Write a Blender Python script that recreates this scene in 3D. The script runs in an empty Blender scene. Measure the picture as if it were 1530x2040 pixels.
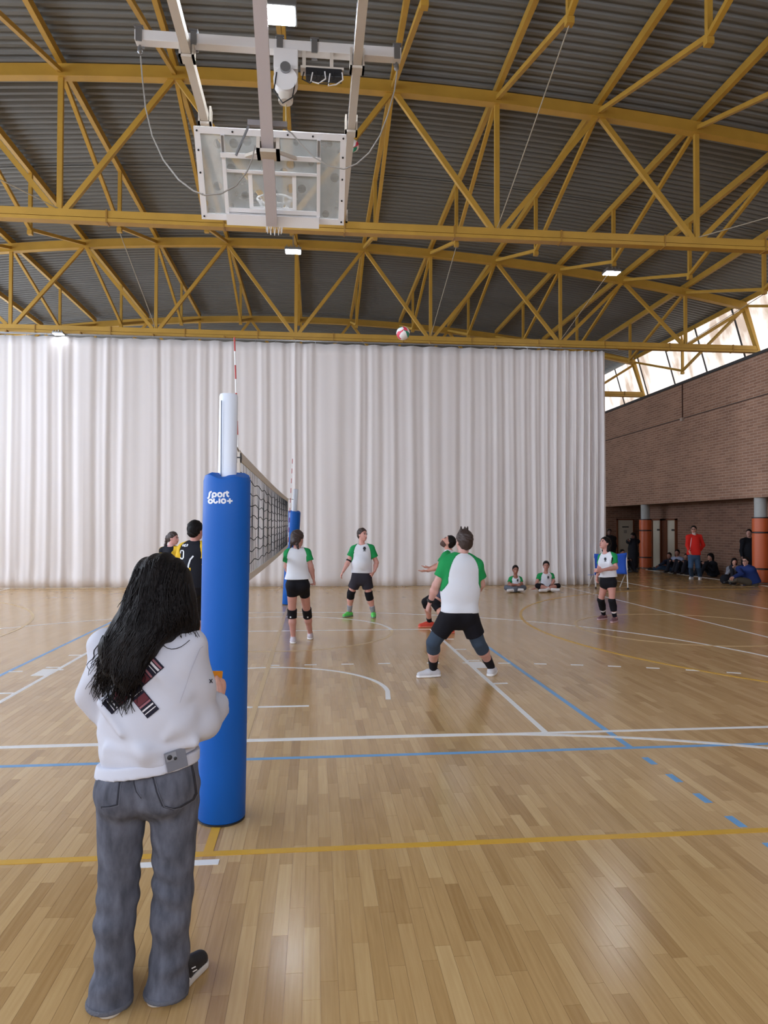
import bpy, bmesh, math, random
import numpy as np
from mathutils import Vector, Matrix
from mathutils.bvhtree import BVHTree

# ------------------------------------------------------------------ camera, world, exposure
CAM = dict(pos=(0.5443, -5.2037, 1.7095), yaw=0.09844, pitch=0.01827, roll=0.00259, f=1401.4)
scene = bpy.context.scene
COL = scene.collection
_cp = np.array(CAM['pos'])
_F = np.array([math.sin(CAM['yaw'])*math.cos(CAM['pitch']), math.cos(CAM['yaw'])*math.cos(CAM['pitch']), math.sin(CAM['pitch'])])
_R0 = np.array([math.cos(CAM['yaw']), -math.sin(CAM['yaw']), 0.0])
_U0 = np.cross(_R0, _F)
_cr, _sr = math.cos(CAM['roll']), math.sin(CAM['roll'])
_R = _R0*_cr + _U0*_sr
_U = -_R0*_sr + _U0*_cr
cd = bpy.data.cameras.new('camera')
cd.sensor_fit = 'HORIZONTAL'; cd.sensor_width = 36.0
cd.lens = CAM['f']*36.0/1530.0
cd.clip_start = 0.05; cd.clip_end = 200
cam = bpy.data.objects.new('camera', cd); COL.objects.link(cam)
_M = Matrix(((_R[0], _U[0], -_F[0], _cp[0]), (_R[1], _U[1], -_F[1], _cp[1]), (_R[2], _U[2], -_F[2], _cp[2]), (0, 0, 0, 1)))
cam.matrix_world = _M
scene.camera = cam
w = bpy.data.worlds.new('sky'); scene.world = w; w.use_nodes = True
w.node_tree.nodes['Background'].inputs[0].default_value = (0.75, 0.86, 1.0, 1)
w.node_tree.nodes['Background'].inputs[1].default_value = 1.0
scene.view_settings.view_transform = 'Standard'
scene.view_settings.look = 'None'
scene.view_settings.gamma = 1.0
scene.view_settings.exposure = 0.22
scene.view_settings.use_curve_mapping = False
scene.cycles.max_bounces = 6; scene.cycles.diffuse_bounces = 4; scene.cycles.glossy_bounces = 3; scene.cycles.caustics_reflective = False; scene.cycles.caustics_refractive = False
WIN_LEFT, WIN_RIGHT, WIN_BACK_ADDED, LAMP = 5.8, 1.2, 3.8, 105.0

def ray(u, v):
    return _F + _R*((u-765.0)/CAM['f']) + _U*((1020.0-v)/CAM['f'])
def on_y(u, v, y):                       # the point of a pixel's line of sight that lies at depth y
    d = ray(u, v); return _cp + d*((y-_cp[1])/d[1])
def on_floor(u, v, z=0.0):
    d = ray(u, v); return _cp + d*((z-_cp[2])/d[2])
def project(p):
    d = np.asarray(p, float)-_cp; z = d@_F
    return 765+CAM['f']*(d@_R)/z, 1020-CAM['f']*(d@_U)/z, z

# ------------------------------------------------------------------ materials
def lin(c):
    return tuple(((x/255.0)/12.92 if x/255.0 <= .04045 else ((x/255.0+.055)/1.055)**2.4) for x in c)
MATS = {}
def mat(name, rgb, rough=.6, metal=0.0, bump=0.0, bscale=40.0, var=0.0, vscale=6.0, emit=0.0, spec=.5, trans=0.0, stretch=(1, 1, 1), ecol=None, alpha=1.0, sub=0.0):
    if name in MATS: return MATS[name]
    m = bpy.data.materials.new(name); m.use_nodes = True
    nt = m.node_tree; b = nt.nodes['Principled BSDF']
    c = lin(rgb)+(1.0,)
    b.inputs['Base Color'].default_value = c
    b.inputs['Roughness'].default_value = rough
    b.inputs['Metallic'].default_value = metal
    b.inputs['Specular IOR Level'].default_value = spec
    if trans: b.inputs['Transmission Weight'].default_value = trans
    if alpha < 1: b.inputs['Alpha'].default_value = alpha
    if emit:
        b.inputs['Emission Color'].default_value = (lin(ecol)+(1,)) if ecol else c
        b.inputs['Emission Strength'].default_value = emit
    if var or bump:
        tc = nt.nodes.new('ShaderNodeTexCoord'); mp = nt.nodes.new('ShaderNodeMapping')
        mp.inputs['Scale'].default_value = stretch
        nt.links.new(tc.outputs['Object'], mp.inputs['Vector'])
    if var:
        n = nt.nodes.new('ShaderNodeTexNoise'); n.inputs['Scale'].default_value = vscale; n.inputs['Detail'].default_value = 4
        nt.links.new(mp.outputs[0], n.inputs['Vector'])
        r = nt.nodes.new('ShaderNodeMapRange'); r.inputs['To Min'].default_value = 1-var; r.inputs['To Max'].default_value = 1+var
        r.inputs['From Min'].default_value = .25; r.inputs['From Max'].default_value = .75
        nt.links.new(n.outputs['Fac'], r.inputs['Value'])
        h = nt.nodes.new('ShaderNodeHueSaturation'); h.inputs['Color'].default_value = c
        nt.links.new(r.outputs[0], h.inputs['Value']); nt.links.new(h.outputs[0], b.inputs['Base Color'])
    if bump:
        n2 = nt.nodes.new('ShaderNodeTexNoise'); n2.inputs['Scale'].default_value = bscale; n2.inputs['Detail'].default_value = 3
        nt.links.new(mp.outputs[0], n2.inputs['Vector'])
        bp = nt.nodes.new('ShaderNodeBump'); bp.inputs['Strength'].default_value = bump; bp.inputs['Distance'].default_value = .01
        nt.links.new(n2.outputs['Fac'], bp.inputs['Height']); nt.links.new(bp.outputs[0], b.inputs['Normal'])
    MATS[name] = m
    return m

M_YEL = mat('yellow_paint', (184, 143, 54), .5, var=.10, vscale=2.5)
M_YELD = mat('yellow_paint_edge', (156, 116, 44), .45)
M_ROOF = mat('grey_sheet', (110, 110, 106), .5, var=.10, vscale=.7)
M_WHITEM = mat('white_metal', (228, 226, 226), .35)
M_CREAMM = mat('cream_metal', (205, 196, 184), .4)
M_STEEL = mat('steel', (150, 152, 155), .35, .8)
M_DARK = mat('dark_plastic', (22, 22, 26), .45)
M_WHITEL = mat('white_line', (232, 232, 232), .35)
M_BLUEL = mat('blue_line', (104, 164, 216), .35)
M_YELL = mat('yellow_line', (212, 164, 48), .35)
M_FADE = mat('faded_line', (206, 176, 128), .35)
M_CABLE = mat('cable', (150, 146, 140), .5)

# ------------------------------------------------------------------ object helpers
def link(o, parent=None):
    COL.objects.link(o)
    if parent is not None: o.parent = parent
    return o
def tag(o, label=None, cat=None, group=None, kind=None):
    if label: o['label'] = label
    if cat: o['category'] = cat
    if group: o['group'] = group
    if kind: o['kind'] = kind
    return o
def empty(name, loc=(0, 0, 0)):
    o = bpy.data.objects.new(name, None); o.empty_display_size = .1
    o.location = loc
    COL.objects.link(o); return o
def mesh_obj(name, verts, faces, m, parent=None, smooth=False):
    me = bpy.data.meshes.new(name)
    if isinstance(verts, np.ndarray): verts = verts.tolist()
    if isinstance(faces, np.ndarray): faces = faces.tolist()
    me.from_pydata(verts, [], faces)
    ms = m if isinstance(m, (list, tuple)) else [m]
    for q in ms: me.materials.append(q)
    if smooth: me.polygons.foreach_set('use_smooth', np.ones(len(me.polygons), bool))
    me.update()
    o = bpy.data.objects.new(name, me)
    # keep world coordinates under a parent that stands elsewhere
    link(o, parent)
    if parent is not None:
        pl = Vector(parent.location)
        pp = parent.parent
        if pp is not None: pl = pl + Vector(pp.location)
        me.transform(Matrix.Translation(-pl))
    return o
def unit(a):
    a = np.asarray(a, float); return a/(np.linalg.norm(a)+1e-12)
def frame(d, up=(0, 0, 1)):
    d = unit(d); up = np.asarray(up, float)
    if abs(d@unit(up)) > .98: up = np.array([1.0, 0, 0])
    s = unit(np.cross(d, up)); return s, np.cross(s, d)
class MB:
    def __init__(s): s.v = []; s.f = []
    def add(s, v, f):
        n = len(s.v); s.v += [tuple(map(float, p)) for p in v]; s.f += [tuple(i+n for i in q) for q in f]; return s
    def box(s, lo, hi):
        x0, y0, z0 = lo; x1, y1, z1 = hi
        return s.add([(x0, y0, z0), (x1, y0, z0), (x1, y1, z0), (x0, y1, z0), (x0, y0, z1), (x1, y0, z1), (x1, y1, z1), (x0, y1, z1)],
                     [(0, 3, 2, 1), (4, 5, 6, 7), (0, 1, 5, 4), (1, 2, 6, 5), (2, 3, 7, 6), (3, 0, 4, 7)])
    def bar(s, a, b, w, h, up=(0, 0, 1)):                 # box beam between two points
        a = np.asarray(a, float); b = np.asarray(b, float)
        x, z = frame(b-a, up); v = []
        for p in (a, b):
            for sx, sz in ((-1, -1), (1, -1), (1, 1), (-1, 1)): v.append(p+x*sx*w/2+z*sz*h/2)
        return s.add(v, [(3, 2, 1, 0), (4, 5, 6, 7), (0, 1, 5, 4), (1, 2, 6, 5), (2, 3, 7, 6), (3, 0, 4, 7)])
    def tube(s, pts, r, n=8, caps=True):
        pts = [np.asarray(p, float) for p in pts]; N = len(pts)
        rr = r if hasattr(r, '__len__') else [r]*N
        base = len(s.v); prev = None
        for i, p in enumerate(pts):
            d = pts[min(i+1, N-1)]-pts[max(i-1, 0)]
            if prev is None: x, z = frame(d)
            else:
                x = unit(prev-unit(d)*(prev@unit(d))); z = np.cross(x, unit(d))
            prev = x
            for k in range(n):
                a = 2*math.pi*k/n; s.v.append(tuple(p+x*math.cos(a)*rr[i]+z*math.sin(a)*rr[i]))
        for i in range(N-1):
            for k in range(n):
                a = base+i*n+k; b = base+i*n+(k+1) % n
                s.f.append((a, b, b+n, a+n))
        if caps:
            s.f.append(tuple(base+k for k in range(n))[::-1]); s.f.append(tuple(base+(N-1)*n+k for k in range(n)))
        return s
    def lathe(s, c, prof, n=24, axis=None):               # prof: (radius, height) pairs
        c = np.asarray(c, float); ax = unit(axis) if axis is not None else np.array([0, 0, 1.0])
        x, z = frame(ax, (0, 1, 0)); base = len(s.v); N = len(prof)
        for r, h in prof:
            for k in range(n):
                a = 2*math.pi*k/n; s.v.append(tuple(c+ax*h+x*r*math.cos(a)+z*r*math.sin(a)))
        for i in range(N-1):
            for k in range(n):
                a = base+i*n+k; b = base+i*n+(k+1) % n
                s.f.append((a, b, b+n, a+n))
        s.f.append(tuple(base+k for k in range(n))[::-1]); s.f.append(tuple(base+(N-1)*n+k for k in range(n)))
        return s
    def build(s, name, m, parent=None, smooth=False, bevel=0.0):
        o = mesh_obj(name, s.v, s.f, m, parent, False)
        bm = bmesh.new(); bm.from_mesh(o.data); bmesh.ops.recalc_face_normals(bm, faces=bm.faces)
        if bevel:
            bmesh.ops.bevel(bm, geom=list(bm.edges), offset=bevel, segments=2, affect='EDGES', profile=.6)
        bm.to_mesh(o.data); bm.free()
        if smooth:
            o.data.polygons.foreach_set('use_smooth', np.ones(len(o.data.polygons), bool))
            try: o.data.set_sharp_from_angle(angle=math.radians(40))
            except Exception: pass
        return o
# ------------------------------------------------------------------ the room
rnd = random.Random(7)
BAY = 7.35; T = [-0.1+BAY*i for i in range(5)]            # roof trusses stand at T[0]..T[3]; T[4] is the far gable
PAN = 1.913
YN, YF = -11.1, 29.3                                       # gables behind the camera and beyond the curtain
XW = 13.55
def zc(x): return 9.6-.0073*x*x                            # centre line of the arched chord

# floor slab
fb = MB().box((-XW, YN, -.3), (XW+.0, YF, -.0012)); floor = fb.build('floor', mat('subfloor', (168, 130, 90), .4)); tag(floor, 'light oak strip sports floor with painted court lines', kind='structure')
PW = .066
def wood(name, grain=.55):
    m = bpy.data.materials.new(name); m.use_nodes = True; nt = m.node_tree; b = nt.nodes['Principled BSDF']
    at = nt.nodes.new('ShaderNodeAttribute'); at.attribute_name = 'tone'
    geo = nt.nodes.new('ShaderNodeNewGeometry')
    mp = nt.nodes.new('ShaderNodeMapping'); mp.inputs['Scale'].default_value = (70, 3.0, 1)
    nt.links.new(geo.outputs['Position'], mp.inputs['Vector'])
    n = nt.nodes.new('ShaderNodeTexNoise'); n.inputs['Scale'].default_value = 1.0; n.inputs['Detail'].default_value = 5
    nt.links.new(mp.outputs[0], n.inputs['Vector'])
    ad = nt.nodes.new('ShaderNodeMath'); ad.operation = 'MULTIPLY_ADD'; ad.inputs[1].default_value = grain
    nt.links.new(n.outputs['Fac'], ad.inputs[0])
    sb = nt.nodes.new('ShaderNodeMath'); sb.operation = 'SUBTRACT'; sb.inputs[1].default_value = grain/2
    nt.links.new(at.outputs['Fac'], sb.inputs[0]); nt.links.new(sb.outputs[0], ad.inputs[2])
    cr = nt.nodes.new('ShaderNodeValToRGB'); e = cr.color_ramp.elements
    e[0].position = 0.0; e[0].color = lin((152, 114, 66))+(1,)
    e[1].position = 1.0; e[1].color = lin((216, 184, 132))+(1,)
    k = cr.color_ramp.elements.new(.5); k.color = lin((190, 154, 103))+(1,)
    nt.links.new(ad.outputs[0], cr.inputs['Fac']); nt.links.new(cr.outputs[0], b.inputs['Base Color'])
    n3 = nt.nodes.new('ShaderNodeTexNoise'); n3.inputs['Scale'].default_value = 1.3; nt.links.new(geo.outputs['Position'], n3.inputs['Vector'])
    rr = nt.nodes.new('ShaderNodeMapRange'); rr.inputs['To Min'].default_value = .16; rr.inputs['To Max'].default_value = .26
    nt.links.new(n3.outputs['Fac'], rr.inputs['Value']); nt.links.new(rr.outputs[0], b.inputs['Roughness'])
    b.inputs['Specular IOR Level'].default_value = .72
    return m
M_WOOD = wood('oak_strip'); M_WOOD2 = wood('oak_strip_plain', .0)
def build_planks():
    LENS = (.38, .46, .54, .62); TONES = [.26, .34, .42, .5, .58, .66, .76]
    pl = []
    x = -XW+PW/2
    while x < XW:
        y = YN-rnd.random()*.5
        while y < YF:
            li = rnd.randrange(4); L = LENS[li]
            ti = min(6, max(0, int(round(rnd.gauss(3, 1.35)))))
            if y+L > -6.2: pl.append((x, y, li, ti))
            y += L
        x += PW
    vis = []
    for i, (x, y, li, ti) in enumerate(pl):
        p = (x, y+LENS[li]/2, 0)
        if p[1] < _cp[1]+.3: continue
        u, v, z = project(p)
        if 0 < u < 1530 and 0 < v < 2040: vis.append((z, i))
    vis.sort(); near = set(i for _, i in vis[:300])
    shared = {}
    g = .0006
    def vv(x0, x1, y0, y1): return [(x0+g, y0+g, -.0012), (x1-g, y0+g, -.0012), (x1-g, y1-g, -.0012), (x0+g, y1-g, -.0012), (x0+g, y0+g, 0), (x1-g, y0+g, 0), (x1-g, y1-g, 0), (x0+g, y1-g, 0)]
    FF = [(4, 5, 6, 7), (0, 1, 5, 4), (1, 2, 6, 5), (2, 3, 7, 6), (3, 0, 4, 7)]
    for li in range(4):
        for ti in range(7):
            me = bpy.data.meshes.new('plank'); me.from_pydata(vv(-PW/2, PW/2, 0, LENS[li]), [], FF); me.materials.append(M_WOOD)
            a = me.attributes.new('tone', 'FLOAT', 'POINT'); a.data.foreach_set('value', np.full(8, TONES[ti], np.float32)); shared[li, ti] = me
    V = []; Fc = []; tn = []; V2 = []; F2 = []; tn2 = []
    ff = np.array(FF)
    for i, (x, y, li, ti) in enumerate(pl):
        if i in near:
            o = bpy.data.objects.new('plank', shared[li, ti]); o.location = (x, y, 0); COL.objects.link(o); o.parent = floor
        else:
            n = len(V); q = vv(x-PW/2, x+PW/2, y, y+LENS[li])
            if y > 4.0:
                n = len(V2); V2 += [(x-PW/2, y, 0), (x+PW/2, y, 0), (x+PW/2, y+LENS[li], 0), (x-PW/2, y+LENS[li], 0)]; F2.append((n, n+1, n+2, n+3)); tn2 += [.5+(TONES[ti]-.5)*.32]*4; continue
            Fc.append(ff+n)
            V += q; tn += [TONES[ti]+rnd.uniform(-.05, .05)]*len(q)
    o = mesh_obj('far_planking', V2, F2, M_WOOD2, floor); o['kind'] = 'stuff'
    a = o.data.attributes.new('tone', 'FLOAT', 'POINT'); a.data.foreach_set('value', np.array(tn2, np.float32))
    o = mesh_obj('planking', V, np.concatenate(Fc), M_WOOD, floor); o['kind'] = 'stuff'
    a = o.data.attributes.new('tone', 'FLOAT', 'POINT'); a.data.foreach_set('value', np.array(tn, np.float32))
build_planks()

# court lines: thin coats of paint on the boards
LZ = .0012; NRIB = [0]
def ribbon(pts, wd, m, name='court_line', z=LZ):
    NRIB[0] += 1; z = .0008+.00002*NRIB[0]+(z-LZ)*2
    pts = [np.array([p[0], p[1]]) for p in pts]; v = []; f = []; N = len(pts)
    for i, p in enumerate(pts):
        d = unit(pts[min(i+1, N-1)]-pts[max(i-1, 0)]); n = np.array([-d[1], d[0]])
        for zz in (0.0, z):
            v += [(*(p+n*wd/2), zz), (*(p-n*wd/2), zz)]
    for i in range(N-1):
        a = 4*i; b = a+4
        f += [(a+2, b+2, b+3, a+3), (a, a+2, a+3, a+1)] if i == 0 else [(a+2, b+2, b+3, a+3)]
        f += [(a, b, b+2, a+2), (a+1, a+3, b+3, b+1)]
    f.append((b, b+1, b+3, b+2))
    mb = MB(); mb.add(v, f); return mb.build(name, m, floor)
def arc(cx, cy, r, a0, a1, n=48):
    return [(cx+r*math.cos(math.radians(a0+(a1-a0)*i/n)), cy+r*math.sin(math.radians(a0+(a1-a0)*i/n))) for i in range(n+1)]
ribbon([(-9, .025), (9, .025)], .05, M_BLUEL)
for s in (-1, 1):
    ribbon([(s*2.975, .05), (s*2.975, 9.0)], .05, M_BLUEL, z=.0011)
    for k in range(5): ribbon([(s*2.975, -.2-.35*k), (s*2.975, -.35-.35*k)], .05, M_BLUEL)
    ribbon([(s*2.45, .49), (s*2.45, 6.24)], .05, M_WHITEL)
    for q, (y0, y1) in enumerate([(2.24, 2.29), (3.09, 3.47), (4.32, 4.37), (5.2, 5.25)]):
        ribbon([(s*2.45, (y0+y1)/2), (s*2.63, (y0+y1)/2)], y1-y0, M_WHITEL, z=.0015)
    ribbon([(s*2.45, 3.56), (s*2.63, 3.56)], .05, M_WHITEL, z=.0015)
    ribbon([(s*7.48, -5.5), (s*7.48, 14.3)], .05, M_WHITEL)
ribbon([(-7.5, .46), (7.5, .46)], .05, M_WHITEL, z=.0014)
ribbon([(-2.45, 6.24), (2.45, 6.24)], .05, M_WHITEL)
ribbon(arc(0, 6.2, 1.8, 0, 180), .05, M_WHITEL)
ribbon(arc(0, 6.2, 1.8, 180, 360), .05, M_FADE)
ribbon([(6.6, .49)]+arc(0, 2.03, 6.62, 4, 176, 90)+[(-6.6, .49)], .05, M_WHITEL, z=.0015)
ribbon([(1.27, 1.68)]+arc(0, 2.03, 1.3, 0, 180)+[(-1.27, 1.68)], .05, M_WHITEL)
ribbon([(-.5, 1.5), (.5, 1.5)], .05, M_WHITEL)
# handball arcs of the crosswise court (six metre line and dashed nine metre line)
P6 = [(1.5+6*math.sin(a), -5.52+6*math.cos(a)) for a in np.linspace(0, 1.5, 60)]
ribbon([(-x, y) for x, y in P6[::-1]]+P6, .05, M_WHITEL, z=.0018)
for k in range(-3, 4): ribbon([(k*.45-.02, 3.455), (k*.45+.13, 3.455)], .05, M_WHITEL, name='court_dash')
for s in (-1, 1):
    for k in range(1, 13):
        a0 = (k*.44+.0)/9.0
        if s > 0 and k == 2: pass
        pts = [(s*(1.5+9*math.sin(a)), -5.545+9*math.cos(a)) for a in (a0, a0+.008, a0+.0167)]
        ribbon(pts, .05, M_WHITEL, name='court_dash')
ribbon([(9.83, -5.5), (9.83, 24)], .05, M_WHITEL)
# lengthwise court in yellow
ribbon([(-12.9, -1.45), (12.9, -1.45)], .05, M_YELL)
ribbon([(0, -1.425), (0, .0)], .05, M_YELL)
ribbon([(0, .05), (0, .435)], .05, M_FADE); ribbon([(0, .485), (0, 13.5)], .05, M_FADE)
ribbon([(-12.9, 13.55), (12.9, 13.55)], .05, M_FADE)
for s in (-1, 1):
    ribbon([(s*12.5, -.6)]+[(s*10.95-s*6.75*math.cos(a), 6.05+6.75*math.sin(a)) for a in np.linspace(-1.4, 1.4, 70)]+[(s*12.5, 12.7)], .05, M_YELL if s > 0 else M_FADE, z=.0017)
    ribbon([(s*6.75+1.8*math.cos(a), 6.05+1.8*math.sin(a)) for a in np.linspace(0, 2*math.pi, 60)], .05, M_FADE, z=.0013)
ribbon([(-.33, -1.545), (.07, -1.545)], .055, M_WHITEL, name='floor_tape')

# right wall: brick apron over a recess carried by round columns
def brick(name, c1, c2, mortar):
    m = bpy.data.materials.new(name); m.use_nodes = True; nt = m.node_tree; b = nt.nodes['Principled BSDF']
    geo = nt.nodes.new('ShaderNodeNewGeometry'); sp = nt.nodes.new('ShaderNodeSeparateXYZ'); nt.links.new(geo.outputs['Position'], sp.inputs[0])
    ad = nt.nodes.new('ShaderNodeMath'); ad.operation = 'ADD'; nt.links.new(sp.outputs[0], ad.inputs[0]); nt.links.new(sp.outputs[1], ad.inputs[1])
    cb = nt.nodes.new('ShaderNodeCombineXYZ'); nt.links.new(ad.outputs[0], cb.inputs[0]); nt.links.new(sp.outputs[2], cb.inputs[1])
    br = nt.nodes.new('ShaderNodeTexBrick'); br.inputs['Scale'].default_value = 1.0
    br.inputs['Brick Width'].default_value = .36; br.inputs['Row Height'].default_value = .088; br.inputs['Mortar Size'].default_value = .010
    br.inputs['Color1'].default_value = lin(c1)+(1,); br.inputs['Color2'].default_value = lin(c2)+(1,); br.inputs['Mortar'].default_value = lin(mortar)+(1,)
    br.inputs['Bias'].default_value = -.1
    nt.links.new(cb.outputs[0], br.inputs['Vector'])
    n = nt.nodes.new('ShaderNodeTexNoise'); n.inputs['Scale'].default_value = .9; n.inputs['Detail'].default_value = 5; nt.links.new(cb.outputs[0], n.inputs['Vector'])
    r = nt.nodes.new('ShaderNodeMapRange'); r.inputs['To Min'].default_value = .72; r.inputs['To Max'].default_value = 1.28; nt.links.new(n.outputs['Fac'], r.inputs['Value'])
    h = nt.nodes.new('ShaderNodeHueSaturation'); nt.links.new(br.outputs['Color'], h.inputs['Color']); nt.links.new(r.outputs[0], h.inputs['Value'])
    nt.links.new(h.outputs[0], b.inputs['Base Color']); b.inputs['Roughness'].default_value = .85
    bp = nt.nodes.new('ShaderNodeBump'); bp.inputs['Strength'].default_value = .6; bp.inputs['Distance'].default_value = .02; bp.invert = True
    nt.links.new(br.outputs['Fac'], bp.inputs['Height']); nt.links.new(bp.outputs[0], b.inputs['Normal'])
    return m
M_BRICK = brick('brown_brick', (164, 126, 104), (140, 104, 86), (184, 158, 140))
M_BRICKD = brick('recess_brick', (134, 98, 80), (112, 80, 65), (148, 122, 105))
M_CONC = mat('concrete', (172, 174, 172), .8, bump=.2, bscale=30, var=.06)
M_FRAME = mat('dark_frame', (58, 60, 64), .5)
def struct(name, mb, m, label, **k): return tag(mb.build(name, m, **k), label, kind='structure')
WZ0, WZ1 = 2.55, 6.74
RX = 14.6
wr = struct('wall_right', MB().box((XW, YN, WZ0), (XW+.3, YF, WZ1)), M_BRICK, 'brown brick apron wall above the recess')
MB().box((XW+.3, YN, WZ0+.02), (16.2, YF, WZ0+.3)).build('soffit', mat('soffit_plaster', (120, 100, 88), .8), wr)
MB().box((XW-.012, YN, 5.50), (XW, YF, 5.535)).build('joint_line', mat('joint', (70, 50, 42), .8), wr)
MB().box((XW-.05, YN, WZ1), (XW+.34, YF, WZ1+.09)).build('wall_cap', M_FRAME, wr)
cdt = MB().bar((XW-.02, 18.55, 5.45), (XW-.02, 18.55, WZ1), .03, .03, (1, 0, 0)).build('conduit', mat('conduit_brown', (88, 60, 50), .6), wr)
MB().box((XW-.07, 18.47, 5.42), (XW, 18.64, 5.54)).build('junction_box', mat('box_grey', (178, 160, 148), .6), wr)
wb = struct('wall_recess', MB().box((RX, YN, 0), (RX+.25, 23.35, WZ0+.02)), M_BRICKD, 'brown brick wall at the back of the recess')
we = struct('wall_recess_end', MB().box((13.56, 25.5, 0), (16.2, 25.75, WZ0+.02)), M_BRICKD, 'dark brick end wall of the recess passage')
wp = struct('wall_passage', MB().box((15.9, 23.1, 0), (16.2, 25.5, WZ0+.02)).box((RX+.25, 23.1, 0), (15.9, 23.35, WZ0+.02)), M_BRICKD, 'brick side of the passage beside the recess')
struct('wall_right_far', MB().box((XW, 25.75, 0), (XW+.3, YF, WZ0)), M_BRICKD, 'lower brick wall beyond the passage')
struct('floor_recess', MB().box((XW, YN, -.3), (16.2, 25.75, 0.0)), mat('recess_floor', (132, 102, 76), .5), 'brown floor of the recess behind the columns')
struct('trim_kerb', MB().box((13.28, 9.0, 0), (13.34, 20.9, .012)), mat('kerb_strip', (208, 204, 198), .5), 'pale strip along the edge of the sports floor')
M_DOOR = mat('pale_door', (196, 188, 170), .5, var=.05, vscale=2)
M_WOODFR = mat('door_wood', (112, 62, 36), .5)
def door(name, box, sign, label, frame_boxes):
    d = struct(name, MB().box(*box), M_DOOR, label)
    for fb_ in frame_boxes: MB().box(*fb_).build('door_frame', M_WOODFR, d)
    MB().box(*sign).build('sign_plate', M_DARK, d)
    return d
d1 = door('door_1', ((14.22, 25.46, 0), (14.92, 25.5, 1.95)), ((14.42, 25.445, 1.62), (14.72, 25.46, 1.665)), 'pale door with a dark sign facing along the passage',
     [((14.16, 25.44, 0), (14.22, 25.5, 2.01)), ((14.92, 25.44, 0), (14.98, 25.5, 2.01)), ((14.16, 25.44, 1.95), (14.98, 25.5, 2.01))])
MB().box((14.5, 25.452, 1.36), (14.64, 25.46, 1.5)).build('notice', mat('notice_paper', (150, 146, 136), .7), d1)
MB().lathe((14.86, 25.45, 1.0), [(.012, 0), (.025, .01), (.025, .03)], 10, (0, -1, 0)).build('door_knob', M_STEEL, d1)
for i, (y0, y1) in enumerate(((22.16, 22.82), (20.98, 21.62))):
    dd = door('door_%d' % (i+2), ((RX-.04, y0, 0), (RX, y1, 1.92)), ((RX-.055, y0+.02, 1.50), (RX-.04, y0+.3, 1.57)), ('pale narrow door beside the padded column' if i == 0 else 'pale narrow door nearest the man in red'),
         [((RX-.09, y0-.07, 0), (RX, y0, 1.98)), ((RX-.09, y1, 0), (RX, y1+.34, 1.98)), ((RX-.09, y0-.07, 1.92), (RX, y1+.34, 1.98))])
M_PAD = mat('orange_pad', (196, 92, 46), .42, bump=.15, bscale=6)
def column(y, label):
    c = empty('padded_column', (13.8, y, 0)); tag(c, label, 'column')
    MB().lathe((13.8, y, 0), [(.172, 0), (.172, WZ0+.02)], 28).build('shaft', M_CONC, c, smooth=True)
    z = 0.02
    for z0, z1 in ((.02, .42), (.44, 1.50), (1.52, 1.95)):
        MB().lathe((13.8, y, 0), [(.20, z0), (.232, z0+.02), (.235, (z0+z1)/2), (.232, z1-.02), (.20, z1)], 28).build('pad', M_PAD, c, smooth=True)
    for zz in (.43, 1.51, 1.95):
        MB().lathe((13.8, y, 0), [(.2, zz-.016), (.241, zz-.016), (.241, zz+.018), (.2, zz+.018)], 28).build('strap', M_DARK, c)
    return c
column(T[3], 'grey round column in orange padding beside the passage door')
column(T[2], 'grey round column in orange padding next to the man in navy')

# left wall, gables (out of the picture, they close the hall and carry windows added for light)
M_PLAST = mat('plaster', (214, 208, 200), .85)
struct('wall_left', MB().box((-XW-.3, YN, 0), (-XW, YF, 2.2)), M_PLAST, 'pale wall below the added side glazing')
struct('wall_far', MB().box((-XW-.3, YF, 0), (XW+.3, YF+.3, 10)), M_PLAST, 'gable wall beyond the curtain')
struct('wall_near', MB().box((-XW-.3, YN-.3, 0), (XW+.3, YN, 3.0)).box((-XW-.3, YN-.3, 6.6), (XW+.3, YN, 10)), M_PLAST, 'pale gable wall with a band of added high windows')
# clerestory
def pane_mat(name, strength, tint, dirt):
    m = bpy.data.materials.new(name); m.use_nodes = True; nt = m.node_tree; nt.nodes.clear()
    out = nt.nodes.new('ShaderNodeOutputMaterial'); em = nt.nodes.new('ShaderNodeEmission'); em.inputs['Strength'].default_value = strength
    geo = nt.nodes.new('ShaderNodeNewGeometry'); mp = nt.nodes.new('ShaderNodeMapping'); mp.inputs['Scale'].default_value = (1.2, 1.2, .45)
    nt.links.new(geo.outputs['Position'], mp.inputs['Vector'])
    n = nt.nodes.new('ShaderNodeTexNoise'); n.inputs['Scale'].default_value = 1.2; n.inputs['Detail'].default_value = 6; nt.links.new(mp.outputs[0], n.inputs['Vector'])
    cr = nt.nodes.new('ShaderNodeValToRGB'); cr.color_ramp.elements[0].position = .36; cr.color_ramp.elements[0].color = lin(dirt)+(1,)
    cr.color_ramp.elements[1].position = .50; cr.color_ramp.elements[1].color = lin(tint)+(1,)
    nt.links.new(n.outputs['Fac'], cr.inputs['Fac']); nt.links.new(cr.outputs[0], em.inputs['Color'])
    nt.links.new(em.outputs[0], out.inputs['Surface'])
    return m
M_PANER = pane_mat('daylit_panel', WIN_RIGHT, (255, 246, 240), (196, 176, 160))
M_PANEL = pane_mat('daylit_glazing', WIN_LEFT, (226, 238, 255), (216, 226, 246))
M_PANEB = pane_mat('added_gable_glazing', WIN_BACK_ADDED, (236, 242, 255), (226, 234, 250))
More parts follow.
